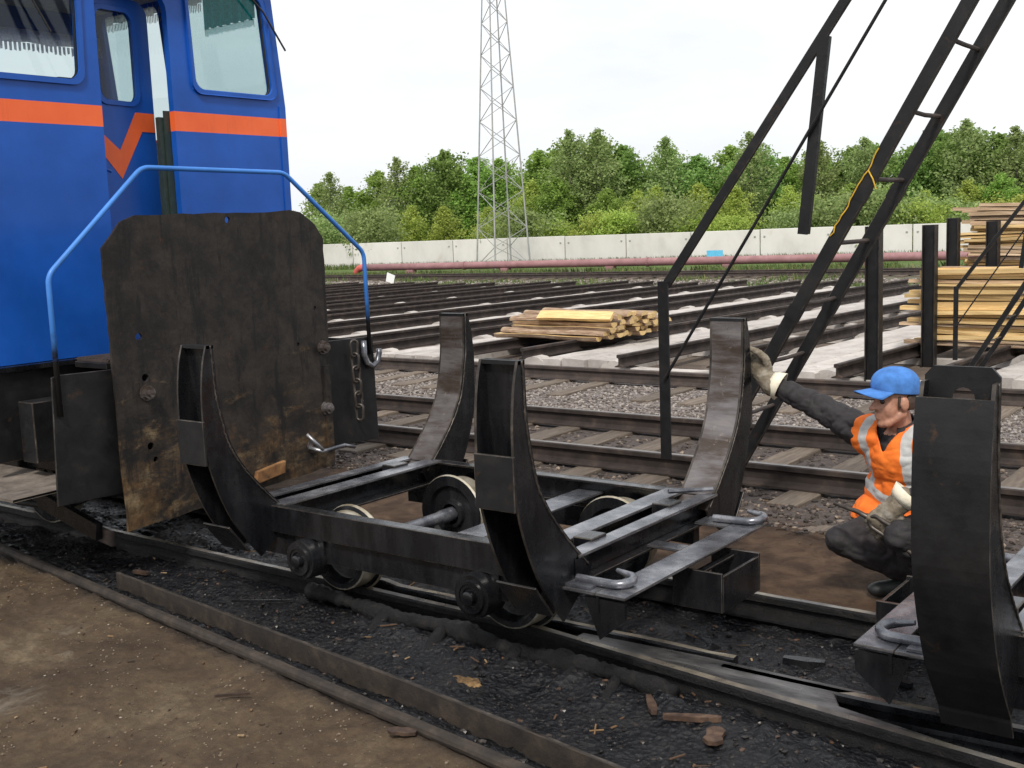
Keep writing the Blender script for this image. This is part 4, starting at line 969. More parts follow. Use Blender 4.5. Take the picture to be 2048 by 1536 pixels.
GM = island_mat('gravel_stone', [(0, (.07, .054, .048)), (.35, (.16, .13, .115)), (.7, (.27, .235, .21)), (1, (.42, .38, .345))])
GM2 = island_mat('dirty_stone', [(0, (.02, .016, .014)), (.45, (.06, .044, .036)), (.85, (.13, .10, .085)), (1, (.32, .25, .19))])
def scatter(n, x0, x1, y0, y1, z, s0, s1):
    P = np.stack([RNG.uniform(x0, x1, n), RNG.uniform(y0, y1, n), np.full(n, z)], 1); return P, RNG.uniform(s0, s1, n)**1
P, s_ = scatter(22000, -16, -.5, 9.55, 12.15, -.195, .010, .028); stuff(blob_field('gravel', P, s_, GM), 'pale grey gravel between the broad-gauge track and the single rail', 'gravel')
P, s_ = scatter(2600, -11, .5, 7.9, 9.2, -.20, .012, .032); q_, r_ = scatter(7000, -8.5, .8, 6.15, 7.7, -.12, .009, .026)
q_[:, 2] = [height(a, b)+.002 for a, b in q_[:, :2]]
stuff(blob_field('gravel', np.concatenate([P, q_]), np.concatenate([s_, r_]), GM2), 'dark oily gravel around the broad-gauge track', 'gravel')
P, s_ = scatter(4000, -44, -8, 33.4, 35.6, -.12, .03, .07); stuff(blob_field('gravel', P, s_, GM), 'grey ballast slope in front of the distant track', 'gravel')
q_, r_ = scatter(4600, -6.5, .5, 1.7, 3.5, 0, .002, .008); r_ = np.where(RNG.random(4600) < .02, r_*1.7, r_)
q_[:, 2] = [height(a, b)+.001 for a, b in q_[:, :2]]; keep = (q_[:, 1] < 2.84-.13*(q_[:, 0]+2.21)) & (np.array([fbm(a, b, 1.4, 4, 11)+.35*random.random() for a, b in q_[:, :2]]) > .12)
PM = island_mat('dirt_pebble', [(0, (.045, .03, .022)), (.45, (.13, .09, .058)), (.8, (.2, .15, .10)), (.96, (.24, .19, .14)), (1, (.36, .32, .26))])
stuff(blob_field('pebbles', q_[keep], r_[keep], PM), 'loose pebbles on the brown dirt in the foreground', 'pebbles')
q_, r_ = scatter(3800, -6.5, .3, 2.8, 4.9, 0, .004, .016); q_[:, 2] = [height(a, b)-.001 for a, b in q_[:, :2]]
keep = q_[:, 1] > 2.95-.13*(q_[:, 0]+2.21)
TM = island_mat('tar_lump', [(0, (.006, .006, .006)), (.6, (.018, .015, .014)), (.92, (.035, .025, .02)), (1, (.12, .06, .03))], .4)
stuff(blob_field('tar_lumps', q_[keep], r_[keep], TM, .6), 'small tar-soaked lumps and crumbs between the near rails', 'debris')
def chips(name, n, x0, x1, fn, mat, l0, l1, label, cond):
    mb = MB(); k = 0
    while k < n:
        x = random.uniform(x0, x1); y = fn(x)
        if not cond(x, y): continue
        k += 1; l_ = random.uniform(l0, l1); w = random.uniform(.003, .009); a = random.uniform(0, 3.14); z = height(x, y)+.006; t_ = random.uniform(-.15, .15)
        d = Vector((math.cos(a), math.sin(a), t_)); mb.beam(Vector((x, y, z))-d*l_/2, Vector((x, y, z))+d*l_/2, w, .004)
    return stuff(mb.build(name, mat, None), label, 'wood chips')
CM = island_mat('chip_wood', [(0, (.03, .018, .012)), (.5, (.10, .05, .024)), (.85, (.26, .15, .065)), (1, (.5, .36, .2))], .8)
chips('wood_chips', 110, -6, .2, lambda x: random.uniform(2.7, 4.9), CM, .02, .085, 'scattered splinters and bark chips on the black ground', lambda x, y: y > y_front(x)+.1)
chips('wood_chips', 70, -6, .2, lambda x: random.uniform(1.8, 3.4), CM, .008, .04, 'scattered splinters on the brown dirt', lambda x, y: y < y_front(x)-.06)
chips('wood_chips', 260, -5, .2, lambda x: random.uniform(5.9, 7.6), CM, .02, .07, 'pale wood chips in the dark gravel behind the carts', lambda x, y: True)
def plank_on_ground(x, y, l_, w, h, a, label, mat='stick', tilt=0):
    z = height(x, y)+h/2+.012; d = Vector((math.cos(a), math.sin(a), tilt)).normalized(); c_ = Vector((x, y, z)); nrm = Vector((-d.y, d.x, 0))
    mb = MB(); k = 5; vs = []
    for i in range(k+1):
        p = c_+d*(l_*(i/k-.5)); ww = w*random.uniform(.75, 1.1)*(1 if 0 < i < k else .6)
        vs += [p-nrm*ww/2-Vector((0, 0, h/2)), p+nrm*ww/2-Vector((0, 0, h/2)), p+nrm*ww/2+Vector((0, 0, h/2)), p-nrm*ww/2+Vector((0, 0, h/2))]
    fs = [(3, 2, 1, 0), (k*4, k*4+1, k*4+2, k*4+3)]+[(i*4+j, i*4+(j+1) % 4, i*4+4+(j+1) % 4, i*4+4+j) for i in range(k) for j in range(4)]
    return tag(mb.add(vs, fs).build('wood_scrap', mat, None), label, 'wood scrap')
plank_on_ground(-2.16, 3.64, .16, .035, .016, -.9, 'short brown wood scrap lying on the tar near the rail end')
plank_on_ground(-1.97, 3.62, .22, .035, .02, .45, 'longer reddish wood sliver on the tar, lower centre right')
plank_on_ground(-1.84, 3.55, .13, .07, .016, 1.9, 'broken pale wood chip on the tar, rightmost of the scraps')
plank_on_ground(-2.78, 2.88, .11, .05, .012, .4, 'dark flat scrap on the brown dirt beside the rust-brown rail')
plank_on_ground(-3.6, 2.75, .14, .012, .01, .75, 'thin brown stick on the dirt left of centre')
plank_on_ground(-4.55, 3.72, .34, .014, .012, .55, 'thin dark stick leaning across the tar behind the guard rail', 'tar_steel')
plank_on_ground(-5.6, 4.25-.55, .12, .04, .015, .1, 'small brown board scrap on the tar at left')
plank_on_ground(-1.55, 4.55, .26, .045, .02, -.35, 'tar-black wood scrap between the rails near the right cart', 'tar_steel')
plank_on_ground(-1.9, 4.52, .18, .05, .03, .2, 'tar-black block between the rails in front of the man', 'tar_steel')
plank_on_ground(-3.3, 6.05, .36, .16, .02, .9, 'pale flat board scrap on the brown ground behind the cart', 'sleeper')
plank_on_ground(-2.55, 6.35, .30, .12, .02, .7, 'pale flat board scrap half buried in dark gravel left of the man', 'sleeper')
def grass(n, fx, label, hs=(.08, .3)):
    V, F = [], []
    for i in range(n):
        x, y = fx(); z = height(x, y)-.01
        for j in range(3):
            a = random.uniform(0, 6.28); h = random.uniform(*hs); w = random.uniform(.008, .02)+h*.03; lx, ly = random.uniform(-.4, .4)*h, random.uniform(-.4, .4)*h
            k = len(V); V += [(x-w*math.cos(a), y-w*math.sin(a), z), (x+w*math.cos(a), y+w*math.sin(a), z), (x+lx*.5+w*.6, y+ly*.5, z+h*.65), (x+lx, y+ly, z+h)]
            F += [(k, k+1, k+2), (k, k+2, k+3)]
    return stuff(MB().add(V, F).build('grass', GR, None), label, 'grass')
GR = island_mat('grass_blade', [(0, (.045, .09, .016)), (.5, (.09, .16, .028)), (.85, (.17, .22, .05)), (1, (.34, .3, .13))], .8)
def gw():
    x = random.uniform(-60, -6); p = wall_pt(x); return x, p.y-abs(random.gauss(0, .5))-.12
grass(4200, gw, 'green grass along the foot of the concrete wall', (.12, .42))
def gp_():
    while True:
        x = random.uniform(-46, -6); y = PPt(x).y+random.gauss(-.2, .7)
        if mnoise.noise(Vector((x*.35, y*.5, 2))) > -.18: return x, y
grass(5200, gp_, 'weedy grass along the red pipe', (.08, .3))
def gs_():
    while True:
        x = random.uniform(-40, -6); y = random.uniform(30.8, 36.0)
        if mnoise.noise(Vector((x*.30, y*.6, 7))) > .12: return x, y
grass(2600, gs_, 'weeds between the storage tracks and the distant track', (.06, .22))

# ------------------------------------------------------------------ trees
def leaf_mat(name, c0, c1, c2):
    m = bpy.data.materials.new(name); t, b, o = nodes(m)
    g = N(t, 'NewGeometry'); oi = N(t, 'ObjectInfo')
    c = ramp(t, g.outputs['Random Per Island'], [(0, c0), (.5, c1), (1, c2)])
    v = mathn(t, 'ADD', mathn(t, 'MULTIPLY', oi.outputs['Random'], .5), 1.38)
    hs = N(t, 'HueSaturation'); t.links.new(c, hs.inputs['Color']); t.links.new(v, hs.inputs['Value'])
    t.links.new(mathn(t, 'ADD', mathn(t, 'MULTIPLY', oi.outputs['Random'], .03), .455), hs.inputs['Hue'])
    t.links.new(hs.outputs[0], b.inputs['Base Color']); b.inputs['Roughness'].default_value = .7; b.inputs['Specular IOR Level'].default_value = .2
    tl = N(t, 'BsdfTranslucent'); t.links.new(hs.outputs[0], tl.inputs[0]); ms = N(t, 'MixShader'); ms.inputs[0].default_value = .5
    t.links.new(b.outputs[0], ms.inputs[1]); t.links.new(tl.outputs[0], ms.inputs[2]); t.links.new(ms.outputs[0], o.inputs[0]); return m
LEAF = {'dark': leaf_mat('leaf_dark', (.070, .145, .036), (.108, .21, .054), (.155, .275, .082)),  # leaf greens kept pale and bright, standing in for haze and overexposure
        'mid': leaf_mat('leaf_mid', (.085, .175, .036), (.13, .25, .054), (.185, .325, .082)),
        'pale': leaf_mat('leaf_pale', (.14, .235, .045), (.21, .32, .07), (.29, .40, .11)),
        'grey': leaf_mat('leaf_grey', (.10, .165, .055), (.155, .235, .085), (.22, .30, .13))}
MT['trunk'] = grimy('tree_trunk', [(.3, (.05, .042, .035)), (.6, (.13, .115, .10)), (.8, (.26, .24, .22))], 6, (.8, .95), 0, .4, .01)
def make_tree(h, w, kind, base=.22, nb=34, dens=90, ls=.16, spire=.0, seed=0):
    """returns (trunk mesh, crown mesh) for a tree of height h: limbs carry clumps of leaf-sized faces"""
    rnd = random.Random(seed); tm = MB()
    tr_ = [Vector((0, 0, -.3))]; x = y = 0
    for i in range(1, 9): x += rnd.uniform(-.03, .03)*h*.3; y += rnd.uniform(-.03, .03)*h*.3; tr_.append(Vector((x, y, h*.97*i/8)))
    r0_ = .012*h+.02; tm.tube(tr_, [r0_*(1-.93*i/8) for i in range(9)], 7)
    at_ = lambda f: tr_[min(7, int(f*8))].lerp(tr_[min(8, int(f*8)+1)], f*8-int(f*8))
    V, F = [], []
    def clump(c, r_, n):
        for _ in range(n):
            u = Vector((rnd.gauss(0, .5), rnd.gauss(0, .5), rnd.gauss(0, .42)))*r_; p = c+u
            s_ = ls*rnd.uniform(.6, 1.35); a = Vector((rnd.gauss(0, 1), rnd.gauss(0, 1), rnd.gauss(0, .7))).normalized(); b = a.cross(Vector((rnd.gauss(0, 1), rnd.gauss(0, 1), rnd.gauss(0, 1)))).normalized()
            k = len(V); V.extend([p-a*s_*.5, p+b*s_*.33, p+a*s_*.55, p-b*s_*.33]); F.append((k, k+1, k+2, k+3))
    ga = rnd.uniform(0, 6)
    for i in range(nb):
        f = base+(1-base)*(i+rnd.random())/nb; f = min(.985, f); ga += 2.4+rnd.uniform(-.4, .4)
        g = (f-base)/(1-base)
        env = (math.sin(math.pi*min(1, g*.86+.16))**.75)*(1-spire*g)*rnd.uniform(.62, 1.15)
        ln = max(.18, w*.5*env); p0 = at_(max(.02, f-.06)); rise = rnd.uniform(.25, .75)
        p1 = p0+Vector((math.cos(ga)*ln, math.sin(ga)*ln, ln*rise+.04*h)); pm = (p0+p1)/2+Vector((0, 0, -.05*ln))
        tm.tube([p0, pm, p1], [r0_*.36*(1-f*.7), r0_*.25*(1-f*.7), .008], 4)
        for q in range(3):
            fr = (.45, .75, 1.)[q]; c = p0.lerp(p1, fr)+Vector((rnd.uniform(-1, 1), rnd.uniform(-1, 1), rnd.uniform(-.6, .8)))*.16*ln
            clump(c, (.30*ln+.22)*rnd.uniform(.7, 1.15), int(dens*(.5+.5*env)))
    clump(at_(.97), .3, dens)
    tmesh = tm.build('trunk', 'trunk', None, smooth=True); tme = tmesh.data; loc = tmesh.location.copy(); bpy.data.objects.remove(tmesh)
    for v in tme.vertices: v.co += loc
    me = bpy.data.meshes.new('crown'); me.from_pydata([tuple(v) for v in V], [], F); me.materials.append(LEAF[kind])
    return tme, me
TV = {'dark': [make_tree(9, 5.6, 'dark', .12, 46, 95, .24, .1, s) for s in (1, 2, 3)],
      'mid': [make_tree(9, 4.4, 'mid', .12, 44, 85, .22, .12, s) for s in (4, 5)],
      'pale': [make_tree(6, 3.6, 'pale', .08, 36, 70, .17, .35, s) for s in (6, 7)],
      'feather': [make_tree(10, 3.6, 'grey', .22, 46, 44, .2, .15, s) for s in (8, 9, 14)],
      'bush': [make_tree(3, 3.6, 'pale', .05, 30, 85, .14, .1, s) for s in (10, 11)],
      'greybush': [make_tree(2.6, 3.6, 'grey', .05, 30, 85, .14, .1, s) for s in (12, 13)]}
BH = {'dark': 9, 'mid': 9, 'pale': 6, 'feather': 10, 'bush': 3, 'greybush': 2.6}
def tree(name, kind, px, ytop, dist, label, group, wid=1.):
    """px,ytop: bearing and elevation of its top as measured; dist: distance along the ground"""
    a = (px-1024)/2250.; b = -(ytop-768)/2250.; cr_, sr_ = math.cos(ROLL), math.sin(ROLL); a2, b2 = a*cr_+b*sr_, -a*sr_+b*cr_
    fy = math.cos(PITCH)+b2*math.sin(PITCH); fz = -math.sin(PITCH)+b2*math.cos(PITCH)
    d = r0*a2+f0*fy; u = d.normalized(); wdist = (48.75+.127*51.5)/(u.y-.127*u.x)   # distance to the wall on this bearing
    dist = wdist+dist; p = u*dist; h = CAMZ+fz*dist/d.length+.3
    v = random.choice(TV[kind]); sc = h/BH[kind]
    g = thing(name, (p.x, p.y, -.1), label, 'tree' if 'tree' in name else 'bush', group)
    rz = random.uniform(0, 6.28); ww = sc**.75*wid
    put('trunk', v[0], (p.x, p.y, -.1), g, rz, (ww, ww, sc)); put('crown', v[1], (p.x, p.y, -.1), g, rz, (ww, ww, sc))
def skyline(x): return interp(x, [560, 610, 660, 700, 745, 790, 830, 880, 930, 990, 1050, 1100, 1150, 1190, 1230, 1280, 1340, 1400, 1450, 1500, 1560, 1620, 1680, 1740, 1800, 1850, 1930, 1980, 2040, 2100, 2300, 2600],
                                [420, 395, 350, 375, 350, 318, 335, 292, 300, 305, 322, 265, 260, 262, 300, 270, 280, 318, 292, 268, 310, 290, 290, 275, 290, 268, 240, 275, 250, 255, 250, 260])
i = 0
for px in list(range(575, 2330, 62)):
    x = px+random.uniform(-14, 14); k = random.choice(['dark', 'dark', 'dark', 'mid', 'mid'])
    if px < 700: k = 'mid'
    tree('tree', k, x, skyline(x)+random.uniform(-4, 18), random.uniform(11, 16), 'leafy green forest tree, %s from the left in the tall back row' % ordinal(i), 'tall trees in the back row'); i += 1
i = 0
for px in range(545, 2400, 70):
    x = px+random.uniform(-20, 20)
    tree('tree', random.choice(['dark', 'mid', 'dark']), x, skyline(x)+random.uniform(25, 60), random.uniform(18, 26), 'deep shaded forest tree, %s from the left in the rearmost row' % ordinal(i), 'trees in the rearmost row', 1.2); i += 1
for j, (px, yt) in enumerate(((1135, 262), (1195, 262), (1500, 268), (1935, 243), (2035, 256), (660, 350), (790, 318), (1335, 278), (1640, 288), (1725, 280))):
    tree('birch_tree', 'feather', px, yt-6, 9+j*.3, 'slender feathery birch rising above the canopy, %s of ten from the left' % ordinal(sorted((1135, 1195, 1500, 1935, 2035, 660, 790, 1335, 1640, 1725)).index(px)), 'slender birches')
i = 0
for px in range(600, 2300, 74):
    x = px+random.uniform(-25, 25); k = 'pale' if (x < 1000 or random.random() < .55) else 'mid'
    tree('young_tree', k, x, skyline(x)*.45+450*.55+random.uniform(-22, 20) if x > 1000 else interp(x, [560, 700, 850, 1000], [440, 415, 405, 420])+random.uniform(-12, 14), random.uniform(5.5, 8.5), 'light green young tree behind the wall, %s from the left in the front row' % ordinal(i), 'young trees behind the wall'); i += 1
i = 0
for px in range(590, 2320, 66):
    if random.random() < .22: continue
    x = px+random.uniform(-18, 18); k = random.choice(['bush', 'bush', 'greybush'])
    tree('bush', k, x, interp(x, [560, 700, 1000, 1500, 2100], [462, 455, 440, 428, 420])+random.uniform(-30, 22), random.uniform(2.2, 4.6), '%s bush just behind the wall, %s from the left' % ('pale green' if k == 'bush' else 'grey-green', ordinal(i)), 'bushes behind the wall'); i += 1

# ------------------------------------------------------------------ the man
def eval_remesh(name, mb, voxel, smooth_it=6, wrinkle=0, wsc=14):
    """closed overlapping pieces fused into one continuous skin"""
    me = bpy.data.meshes.new(name); me.from_pydata([tuple(v) for v in mb.v], [], mb.f)
    o = bpy.data.objects.new(name, me); COL.objects.link(o)
    r_ = o.modifiers.new('r', 'REMESH'); r_.mode = 'VOXEL'; r_.voxel_size = voxel
    sm_ = o.modifiers.new('s', 'SMOOTH'); sm_.factor = .5; sm_.iterations = smooth_it
    dg = bpy.context.evaluated_depsgraph_get(); dg.update()
    m2 = bpy.data.meshes.new_from_object(o.evaluated_get(dg)); bpy.data.objects.remove(o)
    if wrinkle:
        ns = [v.normal.copy() for v in m2.vertices]
        for v, n_ in zip(m2.vertices, ns):
            c = v.co; f_ = mnoise.fractal(Vector((c.x*wsc, c.y*wsc, c.z*wsc*1.6)), 1., 2., 3); v.co += n_*(wrinkle*(abs(f_)*1.6-.5))
    m2.polygons.foreach_set('use_smooth', [True]*len(m2.polygons)); return m2
def ball(mb, c, r_, ax=None, n=14):
    """ellipsoid; r = (rx,ry,rz), ax = 3 axis vectors"""
    c = Vector(c); rr = Vector(r_) if not isinstance(r_, float) else Vector((r_,)*3); ax = ax or (Vector((1, 0, 0)), Vector((0, 1, 0)), Vector((0, 0, 1)))
    vs = []; m_ = n//2
    for i in range(m_+1):
        p_ = math.pi*i/m_
        for k in range(n):
            t_ = 2*math.pi*k/n; vs.append(c+ax[0]*(rr[0]*math.sin(p_)*math.cos(t_))+ax[1]*(rr[1]*math.sin(p_)*math.sin(t_))+ax[2]*(rr[2]*math.cos(p_)))
    fs = [(i*n+k, (i+1)*n+k, (i+1)*n+(k+1) % n, i*n+(k+1) % n) for i in range(m_) for k in range(n)]
    mb.add(vs, fs)
def limb(mb, pts, rs, n=12, flat=1.):
    """tapered limb with round ends"""
    P_ = [Vector(p) for p in pts]; out = []; R_ = []
    for i in range(len(P_)-1):
        for j in range(4): t_ = j/4; out.append(P_[i].lerp(P_[i+1], t_)); R_.append(rs[i]+(rs[i+1]-rs[i])*t_)
    out.append(P_[-1]); R_.append(rs[-1]); mb.tube(out, R_, n); ball(mb, P_[0], rs[0]); ball(mb, P_[-1], rs[-1])
    for p, r_ in zip(P_[1:-1], rs[1:-1]): ball(mb, p, r_)
MAN = thing('person', (-1.72, 5.35, -.02), 'crouching man in orange vest and blue cap, one gloved hand on the cart arm', 'person')
def man_mesh(me, name, mats, parent=None):
    off = OFF['person']
    for v in me.vertices: v.co -= off
    for mm in mats: me.materials.append(mm if not isinstance(mm, str) else MT[mm])
    o = bpy.data.objects.new(name, me); COL.objects.link(o); o.parent = parent or MAN; OFF[o.name] = off; return o
MT['skin'] = plain('skin', (.42, .205, .135), .5, 0, .15, 35, .2)
MT['hair'] = plain('hair', (.05, .03, .02), .7)
MT['black_cloth'] = plain('black_cloth', (.022, .019, .021), .85, 0, .5, 45, .3)
MT['cap'] = plain('cap_cloth', (.055, .175, .47), .95, 0, .6, 20, .28)
MT['boot'] = plain('boot_leather', (.018, .02, .02), .5, 0, .3, 40)
MT['glove'] = grimy('work_glove', [(.3, (.045, .033, .022)), (.5, (.17, .14, .10)), (.7, (.36, .33, .285))], 11, (.8, .95), 0, .5, .004)
MT['glove_cuff'] = plain('glove_cuff', (.72, .66, .52), .9, 0, .3, 60, .1)
face = Vector((-.68, -.73, -.03)).normalized()              # he looks left, along the carts
hR = Vector((face.y, -face.x, 0)).normalized(); hU = hR.cross(face).normalized()
HC = Vector((-1.775, 5.30, .935))
def hp(f_, r_, u_): return HC+face*f_+hR*r_+hU*u_
AX = (face, hR, hU)
JT = dict(neck=(-1.765, 5.375, .80), shR=(-1.955, 5.405, .745), elR=(-2.205, 5.45, .855), wrR=(-2.415, 5.415, .955), shL=(-1.585, 5.335, .72), elL=(-1.43, 5.17, .54), wrL=(-1.61, 5.05, .525),
          chest=(-1.765, 5.385, .66), belly=(-1.74, 5.42, .46), hip=(-1.67, 5.47, .30), hipR=(-1.78, 5.48, .29), hipL=(-1.56, 5.43, .29), knR=(-1.985, 5.15, .262), anR=(-1.69, 5.32, .10), knL=(-1.64, 4.99, .37), anL=(-1.50, 5.24, .09))
J = {k: Vector(v) for k, v in JT.items()}
tf = Vector((-.36, -.93, 0)).normalized(); tr_ = Vector((tf.y, -tf.x, 0))          # torso facing and its right
TAX = (tf, tr_, Vector((0, 0, 1)))
def body():
    mb = MB()
    # head: skull, face, jaw, nose, brow, lips, ears
    ball(mb, hp(-.012, 0, .03), (.098, .077, .092), AX, 20); ball(mb, hp(.03, 0, -.035), (.062, .058, .082), AX, 18); ball(mb, hp(.056, 0, -.100), (.032, .034, .026), AX); limb(mb, [hp(.05, -.03, -.098), hp(-.015, -.058, -.055)], [.022, .020], 10); limb(mb, [hp(.05, .03, -.098), hp(-.015, .058, -.055)], [.022, .020], 10)
    limb(mb, [hp(.084, 0, .016), hp(.100, 0, -.004), hp(.116, 0, -.026)], [.009, .012, .014], 10); ball(mb, hp(.10, .014, -.026), .010, AX); ball(mb, hp(.10, -.014, -.026), .010, AX)
    limb(mb, [hp(.078, -.035, .028), hp(.090, 0, .026), hp(.078, .035, .028)], [.010, .009, .010], 8)
    limb(mb, [hp(.080, -.02, -.060), hp(.093, 0, -.058), hp(.080, .02, -.060)], [.006, .010, .006], 8); limb(mb, [hp(.078, -.017, -.074), hp(.089, 0, -.075), hp(.078, .017, -.074)], [.006, .009, .006], 8)
    ball(mb, hp(.035, -.042, -.03), (.04, .022, .045), AX); ball(mb, hp(.035, .042, -.03), (.04, .022, .045), AX)
    for s_ in (-1, 1): ball(mb, hp(-.012, s_*.081, -.006), (.024, .013, .036), AX, 12)
    limb(mb, [hp(-.02, 0, -.05), J['neck']+Vector((0, -.01, -.01))], [.054, .060], 14)
    # trunk
    ball(mb, J['chest'], (.115, .165, .15), TAX, 20); ball(mb, J['belly'], (.12, .16, .16), TAX, 20); ball(mb, J['hip'], (.15, .17, .13), TAX, 18)
    limb(mb, [J['neck']+Vector((0, .02, -.06)), J['belly']], [.10, .12]); limb(mb, [J['shR'], J['shL']], [.075, .075])
    limb(mb, [J['shR'], J['shR'].lerp(J['elR'], .5), J['elR'], J['elR'].lerp(J['wrR'], .5), J['wrR']], [.088, .080, .070, .062, .050]); limb(mb, [J['shL'], J['elL'], J['wrL']], [.085, .07, .05])
    limb(mb, [J['hipR'], J['hipR'].lerp(J['knR'], .5), J['knR']], [.10, .092, .070], 14); limb(mb, [J['knR'], J['knR'].lerp(J['anR'], .45), J['anR']], [.068, .075, .052], 14)
    limb(mb, [J['hipL'], J['knL']], [.105, .075], 14); limb(mb, [J['knL'], J['knL'].lerp(J['anL'], .5), J['anL']], [.072, .074, .055], 14)
    me = eval_remesh('body', mb, .0068, 4)
    nrm = [v.normal.copy() for v in me.vertices]; cut = []
    for v, n_ in zip(me.vertices, nrm):
        c = v.co; skin = ((c-HC).length < .15 and c.z > .80 and (c-HC).dot(hU) > -.125) or (c.z > .765 and (c-(J['neck']+Vector((-.01, -.045, 0)))).xy.length < .062 and (c-J['neck']).dot(tf) > -.02)
        cut.append(skin)
        if not skin:
            f_ = mnoise.fractal(Vector((c.x*7+c.z*5, c.y*7-c.z*3, c.z*9)), 1., 2., 3); g_ = mnoise.fractal(Vector((c.x*22, c.y*22, c.z*26)), 1., 2., 2)
            fold = 0
            ra = (c-J['shR']).dot((J['wrR']-J['shR']).normalized())
            if ra > .02 and c.x < -1.98: fold = .007*max(0, math.sin(ra*62+c.z*30+3*f_))**2      # creases across the stretched sleeve
            v.co += n_*(.010*(abs(f_)*1.8-.4)+.003*g_-fold)
    o = man_mesh(me, 'body', ['black_cloth', 'skin'])
    me.polygons.foreach_set('material_index', [1 if sum(cut[i] for i in p.vertices) > len(p.vertices)/2 else 0 for p in me.polygons])
    return o
BODY = body()
# eyes, brows, stubble line of hair at the nape
for s_ in (-1, 1):
    mb = MB(); ball(mb, hp(.074, s_*.031, .008), .0125, AX, 12); man_mesh(eval_remesh('e', mb, .003, 1), 'eye', [plain('eye_dark', (.03, .02, .015), .2)])
    mb = MB(); limb(mb, [hp(.086, s_*.016, .030), hp(.080, s_*.045, .034)], [.0045, .003], 6); man_mesh(eval_remesh('b', mb, .002, 1), 'eyebrow', ['hair'])
mb = MB()
for a in np.linspace(-1.25, 1.25, 15):
    d = -face*math.cos(a)+hR*math.sin(a); ball(mb, HC+d*.078*(1 if abs(a) < 1 else .98)-face*.012+hU*(.0), (.02, .02, .042), AX, 8)
for s_ in (-1, 1): ball(mb, hp(.010, s_*.074, .005), (.012, .008, .036), AX, 8)
man_mesh(eval_remesh('h', mb, .006, 2), 'hair', ['hair'])
# cap: crown with panels and a curved peak
mb = MB(); n = 28; vs, fs = [], []
rings = [(0, 1.0), (.03, 1.03), (.055, 1.0), (.078, .88), (.096, .64), (.107, .33), (.110, .0)]
for zr, sc in rings:
    for k in range(n): t_ = 2*math.pi*k/n; vs.append(hp(-.010+.116*sc*math.cos(t_), .097*sc*math.sin(t_), .040+zr*1.16+.016*math.cos(t_)*(1-zr/.12)))
for i in range(len(rings)-1): fs += [(i*n+k, i*n+(k+1) % n, (i+1)*n+(k+1) % n, (i+1)*n+k) for k in range(n)]
mb.add(vs, fs)
off = OFF['person']; capo = mb.build('cap', 'cap', MAN, smooth=True); sd_ = capo.modifiers.new('t', 'SOLIDIFY'); sd_.thickness = .003; sd_.offset = 1; sb = capo.modifiers.new('s', 'SUBSURF'); sb.levels = sb.render_levels = 1
vs, fs = [], []; nr, nc = 6, 13
for i in range(nr):
    for k in range(nc):
        a = -1.15+2.3*k/(nc-1); e = i/(nr-1); ln = (.092*math.cos(a*.9)**.45)*e
        vs.append(hp(-.010+.113*math.cos(a)+ln, (.094+.004*e)*math.sin(a), .070-.004*e-.046*(math.sin(a)**2)*(.35+.65*e)))
for i in range(nr-1): fs += [(i*nc+k, i*nc+k+1, (i+1)*nc+k+1, (i+1)*nc+k) for k in range(nc-1)]
pk_ = MB().add(vs, fs).build('peak', 'cap', capo, smooth=True); sd_ = pk_.modifiers.new('t', 'SOLIDIFY'); sd_.thickness = .005
# vest: loose shell over the trunk
def vest_mat():
    m = bpy.data.materials.new('vest_cloth'); t, b, o = nodes(m); co = objco(t)
    n1 = noise_tex(t, co, 14, 5, .6); c = ramp(t, n1, [(.3, (.72, .13, .012)), (.7, (.92, .205, .02))])
    uv = N(t, 'Attribute', attribute_name='vest'); sp = N(t, 'SeparateColor'); t.links.new(uv.outputs['Color'], sp.inputs[0])
    def band(v, a, b_): return mathn(t, 'MULTIPLY', mathn(t, 'GREATER_THAN', v, a), mathn(t, 'LESS_THAN', v, b_))
    r_ = mathn(t, 'ABSOLUTE', mathn(t, 'SUBTRACT', sp.outputs[0], .5))
    s1 = mathn(t, 'MULTIPLY', band(r_, .088, .134), mathn(t, 'GREATER_THAN', sp.outputs[1], .43)); s2 = band(sp.outputs[1], .415, .468)
    st2 = mathn(t, 'MAXIMUM', s1, s2)
    c = mixc(t, st2, c, ramp(t, n1, [(.3, (.36, .36, .35)), (.7, (.5, .5, .49))])); t.links.new(c, b.inputs['Base Color'])
    b.inputs['Roughness'].default_value = .8; bump(t, b, mathn(t, 'ADD', noise_tex(t, co, 18, 4, .6), mathn(t, 'MULTIPLY', band(r_, .012, .016), -2.)), .4, .006); return m
